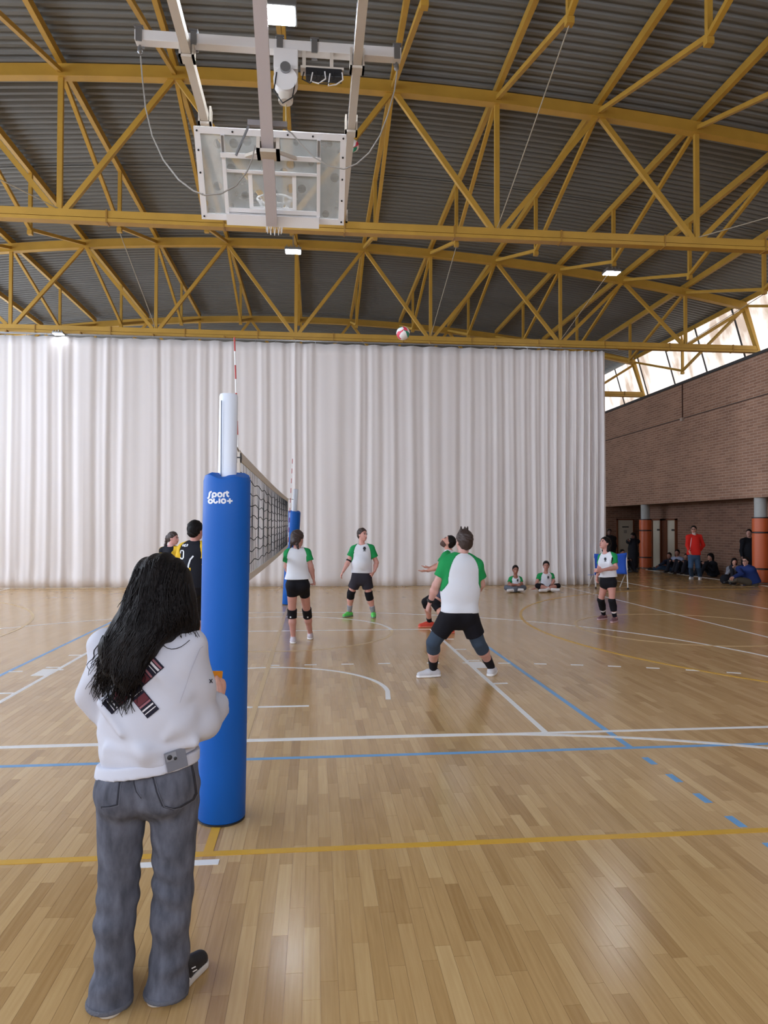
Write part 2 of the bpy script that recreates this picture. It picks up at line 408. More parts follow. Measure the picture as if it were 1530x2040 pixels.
def clerestory(side, name, label):
    w0 = empty(name, (side*13.8, 0, WZ1)); tag(w0, label, kind='structure')
    a = np.array([side*13.82, 0, WZ1+.09]); b = np.array([side*13.36, 0, zc(13.39)+.12])
    ys = [15.26+2.125*i for i in range(-12, 7)]
    for i in range(len(ys)-1):
        y0, y1 = ys[i]+.03, ys[i+1]-.03
        v = []
        for off in (0, .02):
            o = np.array([side*off, 0, 0])
            v += [a+o+(0, y0, 0), a+o+(0, y1, 0), b+o+(0, y1, 0), b+o+(0, y0, 0)]
        MB().add(v, [(0, 1, 2, 3), (7, 6, 5, 4), (0, 4, 5, 1), (1, 5, 6, 2), (2, 6, 7, 3), (3, 7, 4, 0)]).build('pane', M_PANER if side > 0 else M_PANEL, w0)
    for y in ys: MB().bar(a+(0, y, 0), b+(0, y, 0), .05, .06, (0, 1, 0)).build('mullion', M_FRAME, w0)
    return w0
clerestory(1, 'window_1', 'slanted daylit strip of panels under the roof edge')
clerestory(-1, 'window_2', 'slanted daylit strip of panels on the far side')
wl = empty('window_added_side', (-XW-.1, 0, 2.2)); tag(wl, 'tall unseen side glazing placed for its daylight', kind='structure')  # unseen glazing, placed to give the cool light from the left
for i in range(19):
    y0 = YN+.1+i*2.12
    MB().box((-XW-.14, y0, 2.2), (-XW-.1, y0+2.04, 6.7)).build('pane', M_PANEL, wl)
    MB().box((-XW-.16, y0+2.04, 2.2), (-XW-.06, y0+2.12, 6.7)).build('mullion', M_FRAME, wl)
MB().box((-XW-.3, YN, 6.7), (-XW+.04, YF, 6.84)).build('wall_cap', M_FRAME, wl)
wn = empty('window_added_gable', (0, YN-.1, 3.0)); tag(wn, 'row of unseen gable windows added for their light', kind='structure')  # glowing panes behind the camera, added to light the hall from the front
for i in range(12):
    x0 = -XW+.1+i*2.24
    MB().box((x0, YN-.14, 3.0), (x0+2.14, YN-.1, 6.6)).build('pane', M_PANEB, wn)
    MB().box((x0+2.14, YN-.16, 3.0), (x0+2.24, YN-.06, 6.6)).build('mullion', M_FRAME, wn)

# roof deck: corrugated sheets, ribs parallel to the trusses
ceil = empty('ceiling', (0, 0, 9.8)); tag(ceil, 'dark grey corrugated metal roof deck', kind='structure')
RP = BAY/39.0
def roof_panel(y0, n, drop):
    xs = np.linspace(-13.75, 13.75, 45); prof = []
    for i in range(n):
        yb = y0+i*RP
        prof += [(yb, 0), (yb+RP*.38, 0), (yb+RP*.52, .05), (yb+RP*.86, .05)]
    prof += [(y0+n*RP, 0), (y0+(n+.38)*RP, 0), (y0+(n+.52)*RP, .05)]
    P = np.array(prof); X, K = np.meshgrid(xs, np.arange(len(P)), indexing='ij')
    V = np.stack([X, P[K, 0], 9.6-.0073*X*X+.26+P[K, 1]+drop], -1).reshape(-1, 3)
    nk = len(P); i, k = np.meshgrid(np.arange(len(xs)-1), np.arange(nk-1), indexing='ij'); a = (i*nk+k).ravel()
    Fq = np.stack([a, a+1, a+nk+1, a+nk], -1)
    mesh_obj('roof_panel', V, Fq, M_ROOF, ceil)
yy = T[0]-BAY*1.5; k = 0
while yy < YF:
    n = 39 if k else 39
    roof_panel(yy, 39, .0 if k % 2 else .018); 
    MB().box((-13.7, yy-.012, 0), (-13.6, yy+.012, .01))
    yy += BAY; k += 1

def chord_pts(n=56, x1=13.39): return [(x, zc(x)) for x in np.linspace(-x1, x1, n)]
def truss(y, name, label):
    t = empty(name, (0, y, 7.0)); tag(t, label, 'roof truss', 'yellow roof trusses')
    v = []; f = []
    pts = chord_pts()
    for x, z in pts:
        for dy, dz in ((-.075, -.10), (.075, -.10), (.075, .10), (-.075, .10)): v.append((x, y+dy, z+dz))
    for i in range(len(pts)-1):
        a = 4*i
        for q in range(4): f.append((a+q, a+(q+1) % 4, a+4+(q+1) % 4, a+4+q))
    f += [(3, 2, 1, 0), tuple(4*(len(pts)-1)+q for q in range(4))]
    MB().add(v, f).build('top_chord', M_YEL, t)
    v = []; f = []
    for x, z in pts:
        for dy, dz in ((-.085, -.118), (.085, -.118), (.085, -.1), (-.085, -.1)): v.append((x, y+dy, z+dz))
    for i in range(len(pts)-1):
        a = 4*i
        for q in range(4): f.append((a+q, a+(q+1) % 4, a+4+(q+1) % 4, a+4+q))
    f += [(3, 2, 1, 0), tuple(4*(len(pts)-1)+q for q in range(4))]
    MB().add(v, f).build('top_flange', M_YEL, t)
    MB().box((-13.82, y-.07, 6.965), (13.82, y+.07, 7.09)).build('bottom_chord', M_YEL, t)
    MB().box((-13.82, y-.085, 6.89), (13.82, y+.085, 6.95)).build('bottom_flange', M_YEL, t)
    MB().box((-13.8, y-.05, 6.94), (13.8, y+.05, 6.97)).build('bottom_web', M_YELD, t)
    for k in range(-7, 8):
        x = k*PAN
        if k % 2 == 0:
            MB().bar((x, y, 7.08), (x, y, zc(x)-.09), .085, .07, (0, 1, 0)).build('web_post', M_YEL, t)
        else:
            for s in (-1, 1):
                if abs(k+s) > 7: continue
                MB().bar((x+s*.05, y, zc(x)-.1), (x+s*(PAN-.09), y, 7.085), .09, .08, (0, 1, 0)).build('diagonal', M_YEL, t)
    for s in (-1, 1):
        MB().bar((s*13.34, y, zc(13.39)-.05), (s*13.78, y, 6.95), .13, .16, (0, 1, 0)).build('end_post', M_YEL, t)
        for k in range(7):
            x = s*(1.05+1.98*k)
            MB().box((x-.014, y-.092, 6.875), (x+.014, y+.092, 7.1)).build('splice_ring', M_YELD, t)
    return t
truss(T[1], 'roof_truss', 'yellow arched truss right behind the basketball board')
truss(T[2], 'roof_truss', 'yellow arched truss whose bottom beam carries the white curtain')
truss(T[3], 'roof_truss', 'yellow arched truss farthest back, beyond the curtain')
truss(T[0], 'roof_truss', 'yellow arched truss nearest the viewer, carrying the basketball rails')
ORD = ['first', 'second', 'third', 'fourth', 'fifth', 'sixth', 'seventh', 'eighth', 'ninth', 'tenth', 'eleventh', 'twelfth', 'thirteenth', 'fourteenth', 'fifteenth']
def purlin(k, b, label, group):
    x = k*PAN; y0, y1 = T[b], T[b+1]; z = zc(x); ym = (y0+y1)/2; zl = z-1.14
    p = empty('roof_purlin', (x, ym, z)); tag(p, label, 'purlin', group)
    MB().bar((x, y0, z+.17), (x, y1, z+.17), .085, .15).build('purlin_beam', M_YEL, p)
    MB().bar((x, ym, z+.1), (x, ym, zl-.06), .075, .075, (0, 1, 0)).build('king_post', M_YEL, p)
    for ye, s in ((y0, 1), (y1, -1)): MB().bar((x, ye+s*.08, z-.02), (x, ym, zl), .07, .075).build('tie_bar', M_YEL, p)
    MB().box((x-.05, ym-.05, zl-.12), (x+.05, ym+.05, zl-.03)).build('end_cap', M_YEL, p)
BAYNAME = ['between the nearest truss and the basketball truss', 'between the basketball truss and the curtain truss', 'between the curtain truss and the farthest truss']
for b, k0 in ((0, -4), (1, -5), (2, -6)):
    for k in range(k0, 8):
        purlin(k, b, '%s yellow trussed purlin from the brick wall %s' % (ORD[7-k], BAYNAME[b]), 'purlins '+BAYNAME[b])
M_WIRE = mat('bracing_wire', (168, 160, 142), .5)
def wire(pts, r, name, label, cat, group=None, m=None, sag=0):
    o = MB().tube(pts, r, 6).build(name, m or M_WIRE, smooth=True); tag(o, label, cat, group); return o
for (k, b, xb, txt) in ((2, 0, 2*PAN, 'nearest the basketball board'), (-4, 0, -2*PAN, 'at the far left of the basketball truss'), (6, 0, 4*PAN, 'toward the brick wall on the basketball truss')):
    x = k*PAN; wire([(x, (T[b]+T[b+1])/2, zc(x)-1.25), (xb, T[b+1]-.02, 7.1)], .009, 'bracing_wire', 'thin pale bracing wire '+txt, 'wire', 'roof bracing wires')
for (k, xb, txt) in ((-2, -2*PAN, 'left of the antenna'), (2, 2*PAN, 'behind the flying ball'), (4, 4*PAN, 'below the lamp near the wall'), (6, 6*PAN, 'near the roof edge')):
    x = k*PAN; wire([(x, (T[1]+T[2])/2, zc(x)-1.25), (xb, T[2]-.02, 7.1)], .009, 'bracing_wire', 'thin pale bracing wire on the curtain truss '+txt, 'wire', 'roof bracing wires')

# high-bay lamps
M_LAMP = mat('lamp_glow', (255, 255, 255), .5, emit=LAMP, ecol=(238, 246, 255))
M_LAMP2 = mat('small_lamp_glow', (255, 255, 255), .5, emit=9, ecol=(244, 248, 255))
def lamp(x, y, z, top, label, s=1.0):
    l = empty('high_bay_lamp', (x, y, z)); tag(l, label, 'lamp', 'high-bay lamps')
    MB().box((x-.19*s, y-.14*s, z), (x+.19*s, y+.14*s, z+.06*s)).build('housing', M_STEEL, l, bevel=.01)
    for q in range(4): MB().box((x-.15*s+q*.09*s, y-.12*s, z+.06*s), (x-.13*s+q*.09*s, y+.12*s, z+.11*s)).build('cooling_fin', M_STEEL, l)
    MB().box((x-.165*s, y-.115*s, z-.012), (x+.165*s, y+.115*s, z-.001)).build('diffuser', M_LAMP if s >= 1 else M_LAMP2, l)
    MB().bar((x, y, z+.06*s), (x, y, top), .025, .025, (0, 1, 0)).build('stem', M_STEEL, l)
    return l
ym0, ym1 = (T[0]+T[1])/2, (T[1]+T[2])/2
lamp(.04, ym0, 8.08, zc(0)-1.2, 'glaring lamp above the basketball winch', 1.35)
lamp(.03, ym1, 7.96, zc(0)-1.2, 'lit lamp behind the lower edge of the basketball board')
lamp(4*PAN-.05, ym1, 7.75, zc(4*PAN)-1.2, 'lit lamp under the roof toward the brick wall')
lamp(-6.28, 14.26, 6.78, 6.9, 'small lit lamp at the curtain top on the left', .75)
for x in (-4*PAN, 4*PAN): lamp(x+.35, ym0, 7.75, zc(4*PAN)-1.2, 'lit lamp beside the basketball rails, %s' % ('on the glazed side' if x < 0 else 'on the brick wall side'))
lamp(-4*PAN, ym1, 7.75, zc(4*PAN)-1.2, 'lit lamp between the first two trusses on the glazed side')
for x in (-4*PAN, 0, 4*PAN): lamp(x, ym0-BAY, 7.8, zc(x)-.1, 'lit lamp before the nearest truss, %s' % {-4*PAN: 'on the glazed side', 0: 'in the middle', 4*PAN: 'on the brick wall side'}[x])

# curtain
def curtain():
    c = empty('divider_curtain', (0, 14.4, 0)); tag(c, 'white pleated divider curtain hanging across the whole hall', 'curtain')
    r = random.Random(3); N = 1500
    xs = np.linspace(-13.2, 8.93, N)
    ph = np.zeros(N); amp = np.zeros(N)
    knots = np.linspace(-14, 9.5, 60)
    fr = np.interp(xs, knots, [r.uniform(.8, 3.0) for _ in knots]); am = np.interp(xs, knots, [r.uniform(.006, .028) for _ in knots])
    g = np.clip((xs-6.6)/2.0, 0, 1); fr = fr*(1-g)+5.2*g; am = am*(1-g)+.075*g
    ph = np.cumsum(fr)*(xs[1]-xs[0])*2*math.pi
    zs = np.linspace(0, 1, 26); V = []
    low = np.interp(xs, knots, [r.uniform(-1, 1) for _ in knots])
    for t in zs:
        a = am*(1.15-.25*t)*(1.0 if t < .97 else .75)
        y = 14.4+a*np.sin(ph+.35*np.sin(3*t+xs))+.35*a*np.sin(2.3*ph+1.7+t)+.05*low*(1-t)**2
        if t < .05: y = y-.03*np.abs(np.sin(ph*.5))
        zt = 6.76-.022*np.abs(np.sin(xs*math.pi/.55))**3
        V.append(np.stack([xs+ (.012*np.sin(5*t+xs*2)), y, .008+t*(zt-.008)], -1))
    V = np.array(V); nk = N
    i, k = np.meshgrid(np.arange(len(zs)-1), np.arange(N-1), indexing='ij'); a = (i*nk+k).ravel()
    m = mat('curtain_cloth', (228, 223, 223), .75, bump=.05, bscale=1.2, stretch=(1, 1, .25), spec=.25)
    o = mesh_obj('cloth', V.reshape(-1, 3), np.stack([a, a+1, a+nk+1, a+nk], -1), m, c, True)
    sd = o.modifiers.new('thickness', 'SOLIDIFY'); sd.thickness = .004
    MB().box((-13.3, 14.38, 6.8), (9.3, 14.42, 6.83)).build('track', M_STEEL, c)
    for xx in np.arange(-9.35, 8.9, .55): MB().bar((xx, 14.4, 6.745), (xx, 14.4, 6.81), .012, .012, (0, 1, 0)).build('hook', M_STEEL, c)
    for xx in np.arange(-11.5, 9.4, 1.91): MB().box((xx-.02, 14.38, 6.83), (xx+.02, 14.53, 6.9)).build('track_bracket', M_YELD, c)
curtain()
# ------------------------------------------------------------------ volleyball posts, net, antennas
def decal_mesh(bvh, quads, off=.003):
    """quads: lists of four pixel corners, each laid onto the surface the line of sight meets"""
    v = []; f = []
    for q in quads:
        ps = []
        for (u, w_) in q:
            d = ray(u, w_); hit, nrm, idx, dist = bvh.ray_cast(Vector(_cp), Vector(d).normalized())
            if hit is None: ps = None; break
            if nrm.dot(Vector(d)) > 0: nrm = -nrm
            ps.append(hit+nrm*off)
        if ps is None: continue
        n = len(v); v += [tuple(p) for p in ps]; f.append((n, n+1, n+2, n+3))
    return v, f
def world_bvh(*objs):
    V = []; Fc = []
    for o in objs:
        n = len(V); base = Vector(o.parent.location) if o.parent else Vector((0, 0, 0))
        if o.parent and o.parent.parent: base = base+Vector(o.parent.parent.location)
        V += [v.co+base for v in o.data.vertices]; Fc += [tuple(i+n for i in p.vertices) for p in o.data.polygons]
    return BVHTree.FromPolygons(V, Fc)
def stroke_quads(pts, wd, step=2.0):
    """a ribbon along a pixel polyline, cut into short quads"""
    P = [np.array(pts[0], float)]
    for a, b in zip(pts[:-1], pts[1:]):
        a = np.array(a, float); b = np.array(b, float); n = max(1, int(np.linalg.norm(b-a)/step))
        P += [a+(b-a)*(i+1)/n for i in range(n)]
    N = len(P); L = []; Rr = []
    for i, p in enumerate(P):
        d = unit(P[min(i+1, N-1)]-P[max(i-1, 0)]); n = np.array([-d[1], d[0]])
        L.append(p+n*wd/2); Rr.append(p-n*wd/2)
    return [(L[i], Rr[i], Rr[i+1], L[i+1]) for i in range(N-1)]
def decal(name, surf, quads, m, parent, off=.003):
    v, f = decal_mesh(surf, quads, off)
    if not f: return None
    return mesh_obj(name, v, f, m, parent)

M_PADB = mat('blue_vinyl', (6, 90, 180), .5, spec=.3, bump=.06, bscale=5)
M_POLE = mat('post_enamel', (218, 226, 240), .25)
M_LOGO = mat('logo_white', (226, 232, 240), .5)
def vpost(x, y, lean, label, near):
    p = empty('volleyball_post', (x, y, 0)); tag(p, label, 'volleyball post', 'volleyball posts')
    n = 40; prof = [(.125, .004), (.136, .02), (.137, .3), (.136, 1.0), (.137, 1.7), (.136, 1.955), (.128, 1.985), (.10, 2.0), (.055, 2.0)]
    ax = unit((lean, 0, 2.0))
    pad = MB().lathe((x, y, 0), prof, n, ax).build('padding', M_PADB, p, smooth=True)
    for v in pad.data.vertices:
        if v.co.z > 1.9:
            a = math.atan2(v.co.y, v.co.x); v.co.z += .012*math.sin(2*a+1)+.006*math.sin(5*a)
    MB().lathe((x, y, 0), [(.125, 0), (.135, .002), (.135, .012), (.12, .014)], n, ax).build('base_ring', M_DARK, p)
    MB().lathe((x, y, 0), [(.054, 0), (.054, 2.46), (.050, 2.475), (.01, 2.48)], 28, ax).build('pole', M_POLE, p, smooth=True)
    if near:
        MB().box((x-.012, y-.0555, 1.9), (x-.007, y-.052, 2.43)).build('slot', mat('slot_dark', (70, 84, 110), .5), p)
        MB().bar((x+.03, y+.05, 1.9), (x+.03, y+.05, 2.3), .03, .02, (0, 1, 0)).build('slider', M_WHITEM, p)
    return p, pad
postA, padA = vpost(.013, -1.0, .02, 'near volleyball post wrapped in blue padding with white lettering', True)
postB, padB = vpost(.0, 10.0, .115, 'distant volleyball post in blue padding beyond the net', False)
MB().bar((-.05+.12, 9.93, 1.2), (-.05+.16, 9.93, 2.47), .03, .03, (0, 1, 0)).build('tension_pole', M_POLE, postB)
# the padding's lettering, stroke by stroke
def arcp(cx, cy, r, a0, a1, n=14, ry=None):
    ry = ry or r
    return [(cx+r*math.cos(math.radians(a0+(a1-a0)*i/n)), cy+ry*math.sin(math.radians(a0+(a1-a0)*i/n))) for i in range(n+1)]
ZX, ZY, ZS = 395.0, 960.0, 90.0/952.0
def zz(pts): return [(ZX+a*ZS, ZY+b*ZS) for a, b in pts]
LET = [
    ('letter_s', [[(288, 208), (258, 214), (242, 240), (236, 300), (222, 335), (200, 352)]]),
    ('letter_p', [[(302, 262), (302, 350)], arcp(341, 272, 38, 0, 360, 20)]),
    ('letter_o', [arcp(456, 272, 41, 0, 360, 20)]),
    ('letter_r', [[(538, 324), (538, 262), (548, 236), (574, 224)]]),
    ('letter_t', [[(606, 192), (606, 270), (618, 298), (648, 310)], [(574, 226), (648, 226)]]),
    ('letter_o', [arcp(260, 410, 38, 0, 360, 20)]),
    ('letter_c', [[(344, 352), (330, 380), (332, 418), (358, 442), (390, 434), (406, 402)]]),
    ('letter_i', [[(447, 348), (447, 454)]]),
    ('letter_o', [arcp(532, 403, 41, 0, 360, 20)]),
    ('plus_sign', [[(608, 402), (720, 402)], [(663, 348), (663, 456)]]),
]
bv = world_bvh(padA)
for nm, strokes in LET:
    q = []
    for s in strokes: q += stroke_quads(zz(s), 36*ZS, .9)
    o = decal(nm, bv, q, M_LOGO, padA, .0015)

M_TAPE = mat('net_tape', (214, 208, 200), .7)
M_CORD = mat('net_cord', (22, 24, 30), .8)
net = empty('volleyball_net', (0, 4.5, 1.25)); tag(net, 'black cord volleyball net with pale tape bands between the blue posts', 'net')
NY0, NY1 = -.06, 9.3
def ntop(y): t = (y-NY0)/(NY1-NY0); return 2.245-.02*math.sin(math.pi*t)
def nbot(y): return ntop(y)-1.0
ysn = np.linspace(NY0, NY1, 95)
def band(z0, z1, name, m):
    v = []; f = []
    for i, y in enumerate(ysn):
        for dx in (-.004, .004):
            v += [(dx, y, ntop(y)+z0), (dx, y, ntop(y)+z1)]
    for i in range(len(ysn)-1):
        a = 4*i; f += [(a, a+4, a+5, a+1), (a+2, a+3, a+7, a+6), (a+1, a+5, a+7, a+3), (a, a+2, a+6, a+4)]
    f += [(0, 1, 3, 2), (len(v)-4, len(v)-2, len(v)-1, len(v)-3)]
    return MB().add(v, f).build(name, m, net)
band(-.07, .0, 'top_band', M_TAPE); band(-1.0, -.94, 'bottom_band', M_TAPE)
mb = MB()
for y in ysn: mb.tube([(0, y, ntop(y)-.06), (.006*math.sin(y*9), y, ntop(y)-.5), (0, y, ntop(y)-.95)], .0021, 4, False)
for k in range(1, 9):
    mb.tube([(.004*math.sin(3*y+k), y, ntop(y)-.065-.0985*k+.012*math.sin(y*7.5+k*1.3)) for y in np.linspace(NY0, NY1, 160)], .0042, 4, False)
tag(mb.build('netting', M_CORD, net), kind='stuff')
for y in (NY0, NY1): MB().bar((0, y, ntop(y)-1), (0, y, ntop(y)), .02, .05, (0, 1, 0)).build('side_rod', M_TAPE, net)
MB().tube([(.012, -.945, 2.30), (.005, -.5, 2.27), (0, NY0, 2.235)], .006, 6).build('top_rope', M_CABLE, net, smooth=True)
MB().tube([(.0, -.9, 1.28), (0, NY0, 1.27)], .005, 6).build('bottom_rope', M_CABLE, net, smooth=True)
MB().tube([(0, NY1, 2.235), (.1, 9.95, 2.25)], .006, 6).build('top_rope', M_CABLE, net, smooth=True)
MB().lathe((.0, NY0+.01, 2.19), [(.01, -.02), (.036, -.016), (.036, .016), (.01, .02)], 16, (1, 0, 0)).build('tensioner', M_DARK, net, smooth=True)
M_RED = mat('antenna_red', (176, 48, 44), .4)
M_ANTW = mat('antenna_white', (232, 232, 232), .4)
def antenna(b, t, label):
    b = np.array(b); t = np.array(t); a = empty('net_antenna', tuple(b)); tag(a, label, 'antenna', 'net antennas')
    d = (t-b)/18.0
    for i in range(18):
        MB().tube([b+d*i, b+d*(i+1)], .006, 8).build('red_band' if i % 2 else 'white_band', M_RED if i % 2 else M_ANTW, a)
tp = on_y(467, 672, 0.0); bt = on_y(474, 893, 0.0); dd_ = (tp-bt)/(tp[2]-bt[2])
antenna(bt+dd_*(1.24-bt[2])+np.array([.0, 0, 0]), tp, 'red and white antenna rising beside the near post')
antenna((.02, 9.0, 1.26), (.10, 9.0, 3.03), 'red and white antenna at the far end of the net')

# ------------------------------------------------------------------ ceiling basketball goal
bb = empty('ceiling_basketball_goal', (0, 3.0, 7.1)); tag(bb, 'folded-up basketball backboard on white ceiling rails under the front truss', 'basketball goal')
for x in (-.94, 1.02):
    r_ = MB().box((x-.05, -.2, 7.095), (x+.05, 7.4, 7.215)).build('support_rail', M_CREAMM, bb)
    MB().box((x-.055, -.2, 7.14), (x-.05, 7.4, 7.17)).build('rail_groove', M_STEEL, r_)
    for y in (3.0, 4.35, 7.25):
        MB().box((x-.085, y-.07, 7.06), (x+.085, y+.07, 7.09)).box((x-.085, y-.07, 7.06), (x-.06, y+.07, 7.30)).box((x+.06, y-.07, 7.06), (x+.085, y+.07, 7.30)).build('clamp', M_CREAMM, r_)
cbx = MB().box((-1.52, 2.94, 7.225), (1.54, 3.06, 7.345)).build('crossbar', M_WHITEM, bb, bevel=.006)
for x in (-1.47, -.86, .12, .52, 1.49):
    MB().box((x-.035, 2.925, 7.205), (x+.035, 2.94, 7.37)).box((x-.035, 3.06, 7.205), (x+.035, 3.075, 7.37)).box((x-.05, 2.915, 7.36), (x+.05, 3.085, 7.38)).build('u_bolt', M_STEEL, cbx)
wn_ = MB().box((.05, 2.9, 6.98), (.33, 3.08, 7.22)).build('winch_bracket', M_WHITEM, bb, bevel=.01)
MB().lathe((.19, 2.86, 6.84), [(.02, 0), (.135, .0), (.14, .02), (.14, .13), (.135, .15), (.02, .15)], 28, (0, 1, 0)).build('drum', M_WHITEM, wn_, smooth=True)
MB().lathe((.19, 2.97, 6.62), [(.03, 0), (.08, .0), (.085, .02), (.085, .16), (.06, .2)], 20).build('motor', M_CREAMM, wn_, smooth=True)
MB().lathe((.19, 2.85, 6.95), [(.01, -.03), (.06, -.03), (.06, .03), (.01, .03)], 18, (0, 1, 0)).build('pulley', M_STEEL, wn_, smooth=True)
jb = MB().box((.36, 2.9, 7.0), (.86, 3.05, 7.03)).box((.38, 2.93, 7.03), (.42, 3.0, 7.22)).box((.7, 2.93, 7.03), (.74, 3.0, 7.22)).build('control_shelf', M_CREAMM, bb)
MB().box((.42, 2.88, 6.9), (.84, 3.0, 7.0)).build('control_box', M_DARK, jb, bevel=.01)
for i in range(4):
    x0 = .40+.1*i
    MB().tube([(x0, 2.87, 6.93), (x0-.02, 2.86, 6.84-.02*i), (x0+.07, 2.86, 6.80), (x0+.15, 2.86, 6.86), (x0+.14, 2.87, 6.95)], .008, 6).build('control_wire', M_WHITEM if i % 2 else M_DARK, jb, smooth=True)
MB().tube([(.09, 2.86, 6.9), (.06, 2.85, 6.68), (.16, 2.85, 6.54), (.27, 2.86, 6.62), (.31, 2.87, 6.84)], .008, 6).build('control_wire', M_DARK, jb, smooth=True)
mast = MB().bar((0, .1, 7.66), (-.01, 3.74, 5.52), .135, .10, (0, -.5, .86)).build('mast', mat('mast_paint', (190, 182, 184), .4), bb)
MB().box((-.9, .05, 7.6), (.97, .16, 7.7)).build('pivot_bar', M_CREAMM, bb)
for x in (-.94, 1.02): MB().box((x-.05, .04, 7.2), (x+.05, .17, 7.72)).build('pivot_bracket', M_CREAMM, bb)
bc = np.array([.005, 3.86, 5.6]); ub = unit((0, -.65, .79)); xb_ = np.array([1.0, 0, 0]); nb = np.cross(xb_, ub); nb = nb if nb[1] < 0 else -nb
def BP(x, v, d=0.0): return bc+xb_*x+ub*v+nb*d
def slab(x0, x1, v0, v1, d0, d1):
    p = [BP(x, v, d) for d in (d0, d1) for x, v in ((x0, v0), (x1, v0), (x1, v1), (x0, v1))]
    return MB().add(p, [(3, 2, 1, 0), (4, 5, 6, 7), (0, 1, 5, 4), (1, 2, 6, 5), (2, 3, 7, 6), (3, 0, 4, 7)])
brd = slab(-.9, -.83, 0, 1.05, -.02, .03).build('board_frame', M_WHITEM, bb)
for q in ((.83, .9, 0, 1.05), (-.83, .83, 0, .07), (-.83, .83, .98, 1.05)): slab(*q, -.02, .03).build('board_frame', M_WHITEM, bb)
gm = bpy.data.materials.new('dusty_acrylic'); gm.use_nodes = True; nt = gm.node_tree; b_ = nt.nodes['Principled BSDF']
b_.inputs['Base Color'].default_value = lin((206, 210, 208))+(1,); b_.inputs['Roughness'].default_value = .35
tc = nt.nodes.new('ShaderNodeTexCoord'); vo = nt.nodes.new('ShaderNodeTexVoronoi'); vo.inputs['Scale'].default_value = 5.5; nt.links.new(tc.outputs['Object'], vo.inputs['Vector'])
c1 = nt.nodes.new('ShaderNodeMapRange'); c1.interpolation_type = 'SMOOTHSTEP'; c1.inputs['From Min'].default_value = .24; c1.inputs['From Max'].default_value = .34; c1.inputs['To Min'].default_value = .18; c1.inputs['To Max'].default_value = .36
nt.links.new(vo.outputs['Distance'], c1.inputs['Value'])
nz = nt.nodes.new('ShaderNodeTexNoise'); nz.inputs['Scale'].default_value = 2.4; nz.inputs['Detail'].default_value = 5; nt.links.new(tc.outputs['Object'], nz.inputs['Vector'])
mm = nt.nodes.new('ShaderNodeMath'); mm.operation = 'MULTIPLY_ADD'; mm.inputs[1].default_value = .5; mm.inputs[2].default_value = -.2
nt.links.new(nz.outputs['Fac'], mm.inputs[0]); m2 = nt.nodes.new('ShaderNodeMath'); m2.operation = 'ADD'; m2.use_clamp = True
nt.links.new(mm.outputs[0], m2.inputs[0]); nt.links.new(c1.outputs[0], m2.inputs[1]); nt.links.new(m2.outputs[0], b_.inputs['Alpha'])
b_.inputs['Transmission Weight'].default_value = 0.0
tr = nt.nodes.new('ShaderNodeBsdfTranslucent'); tr.inputs['Color'].default_value = lin((226, 230, 230))+(1,)
slab(-.83, .83, .07, .98, -.008, .004).build('acrylic_sheet', gm, bb)
for s in (-1, 1):
    v_ = slab(s*.57-.022, s*.57+.022, .1, .98, .03, .075).build('back_stile', M_WHITEM, bb)
    slab(s*.57-.014, s*.57+.014, .80, .98, .075, .082).build('stile_slot', M_STEEL, v_)
slab(-.6, .6, .75, .80, .075, .12).build('back_rail', M_WHITEM, bb)
slab(-.55, .55, .575, .605, .03, .06).build('back_rail', M_WHITEM, bb)
slab(-.56, .56, .115, .16, .03, .065).build('back_rail', M_WHITEM, bb)
slab(-.58, .58, -.03, .10, .03, .12).build('bottom_box', M_WHITEM, bb)
M_TGT = mat('target_white', (240, 238, 236), .5)
for q in ((-.295, -.245, .15, .6), (.245, .295, .15, .6), (-.245, .245, .55, .6), (-.245, .245, .15, .175)): slab(*q, -.012, .0065).build('target_line', M_TGT, bb)
for x in (-.865, .865):
    for v in (.04, .3, .55, .8, 1.01): MB().lathe(BP(x, v, .03), [(.012, 0), (.012, .008), (.006, .01)], 8, nb).build('bolt', M_DARK, brd)
for x in (-.45, -.1, .2, .5): MB().lathe(BP(x, 1.015, .03), [(.012, 0), (.012, .008), (.006, .01)], 8, nb).build('bolt', M_DARK, brd)
mp_ = np.array([-.005, 2.86, 6.037])
cl = MB().box((-.13, 2.78, 5.93), (.13, 2.98, 5.97)).box((-.13, 2.80, 6.06), (.13, 2.98, 6.10)).box((-.13, 2.78, 5.93), (-.09, 2.98, 6.1)).box((.09, 2.78, 5.93), (.13, 2.98, 6.1)).build('mast_clamp', M_CREAMM, bb)
MB().bar((-.22, 2.70, 6.20), (.22, 2.70, 6.20), .05, .06).build('spreader', mat('spreader_grey', (136, 132, 134), .5), bb)
for s in (-1, 1): MB().bar((s*.11, 2.95, 6.02), BP(s*.3, .775, .1), .035, .035).build('link_arm', M_CREAMM, bb)
MB().bar((-.2, 2.70, 6.19), on_y(470, 310, 2.75), .02, .02).build('release_lever', M_STEEL, bb)
rc = BP(0, .17, -.40)
ringp = [rc+xb_*.225*math.cos(a)-nb*.225*math.sin(a) for a in np.linspace(0, 2*math.pi, 33)]
MB().tube(ringp, .014, 8, False).build('hoop', M_TGT, bb, smooth=True)
MB().add([BP(-.09, .1, -.01), BP(.09, .1, -.01), BP(.09, .22, -.01), BP(-.09, .22, -.01), BP(-.07, .13, -.19), BP(.07, .13, -.19), BP(.07, .19, -.19), BP(-.07, .19, -.19)],
         [(3, 2, 1, 0), (4, 5, 6, 7), (0, 1, 5, 4), (1, 2, 6, 5), (2, 3, 7, 6), (3, 0, 4, 7)]).build('hoop_bracket', M_TGT, bb)
mb = MB(); lo = rc+np.array([0, -.05, -.46])
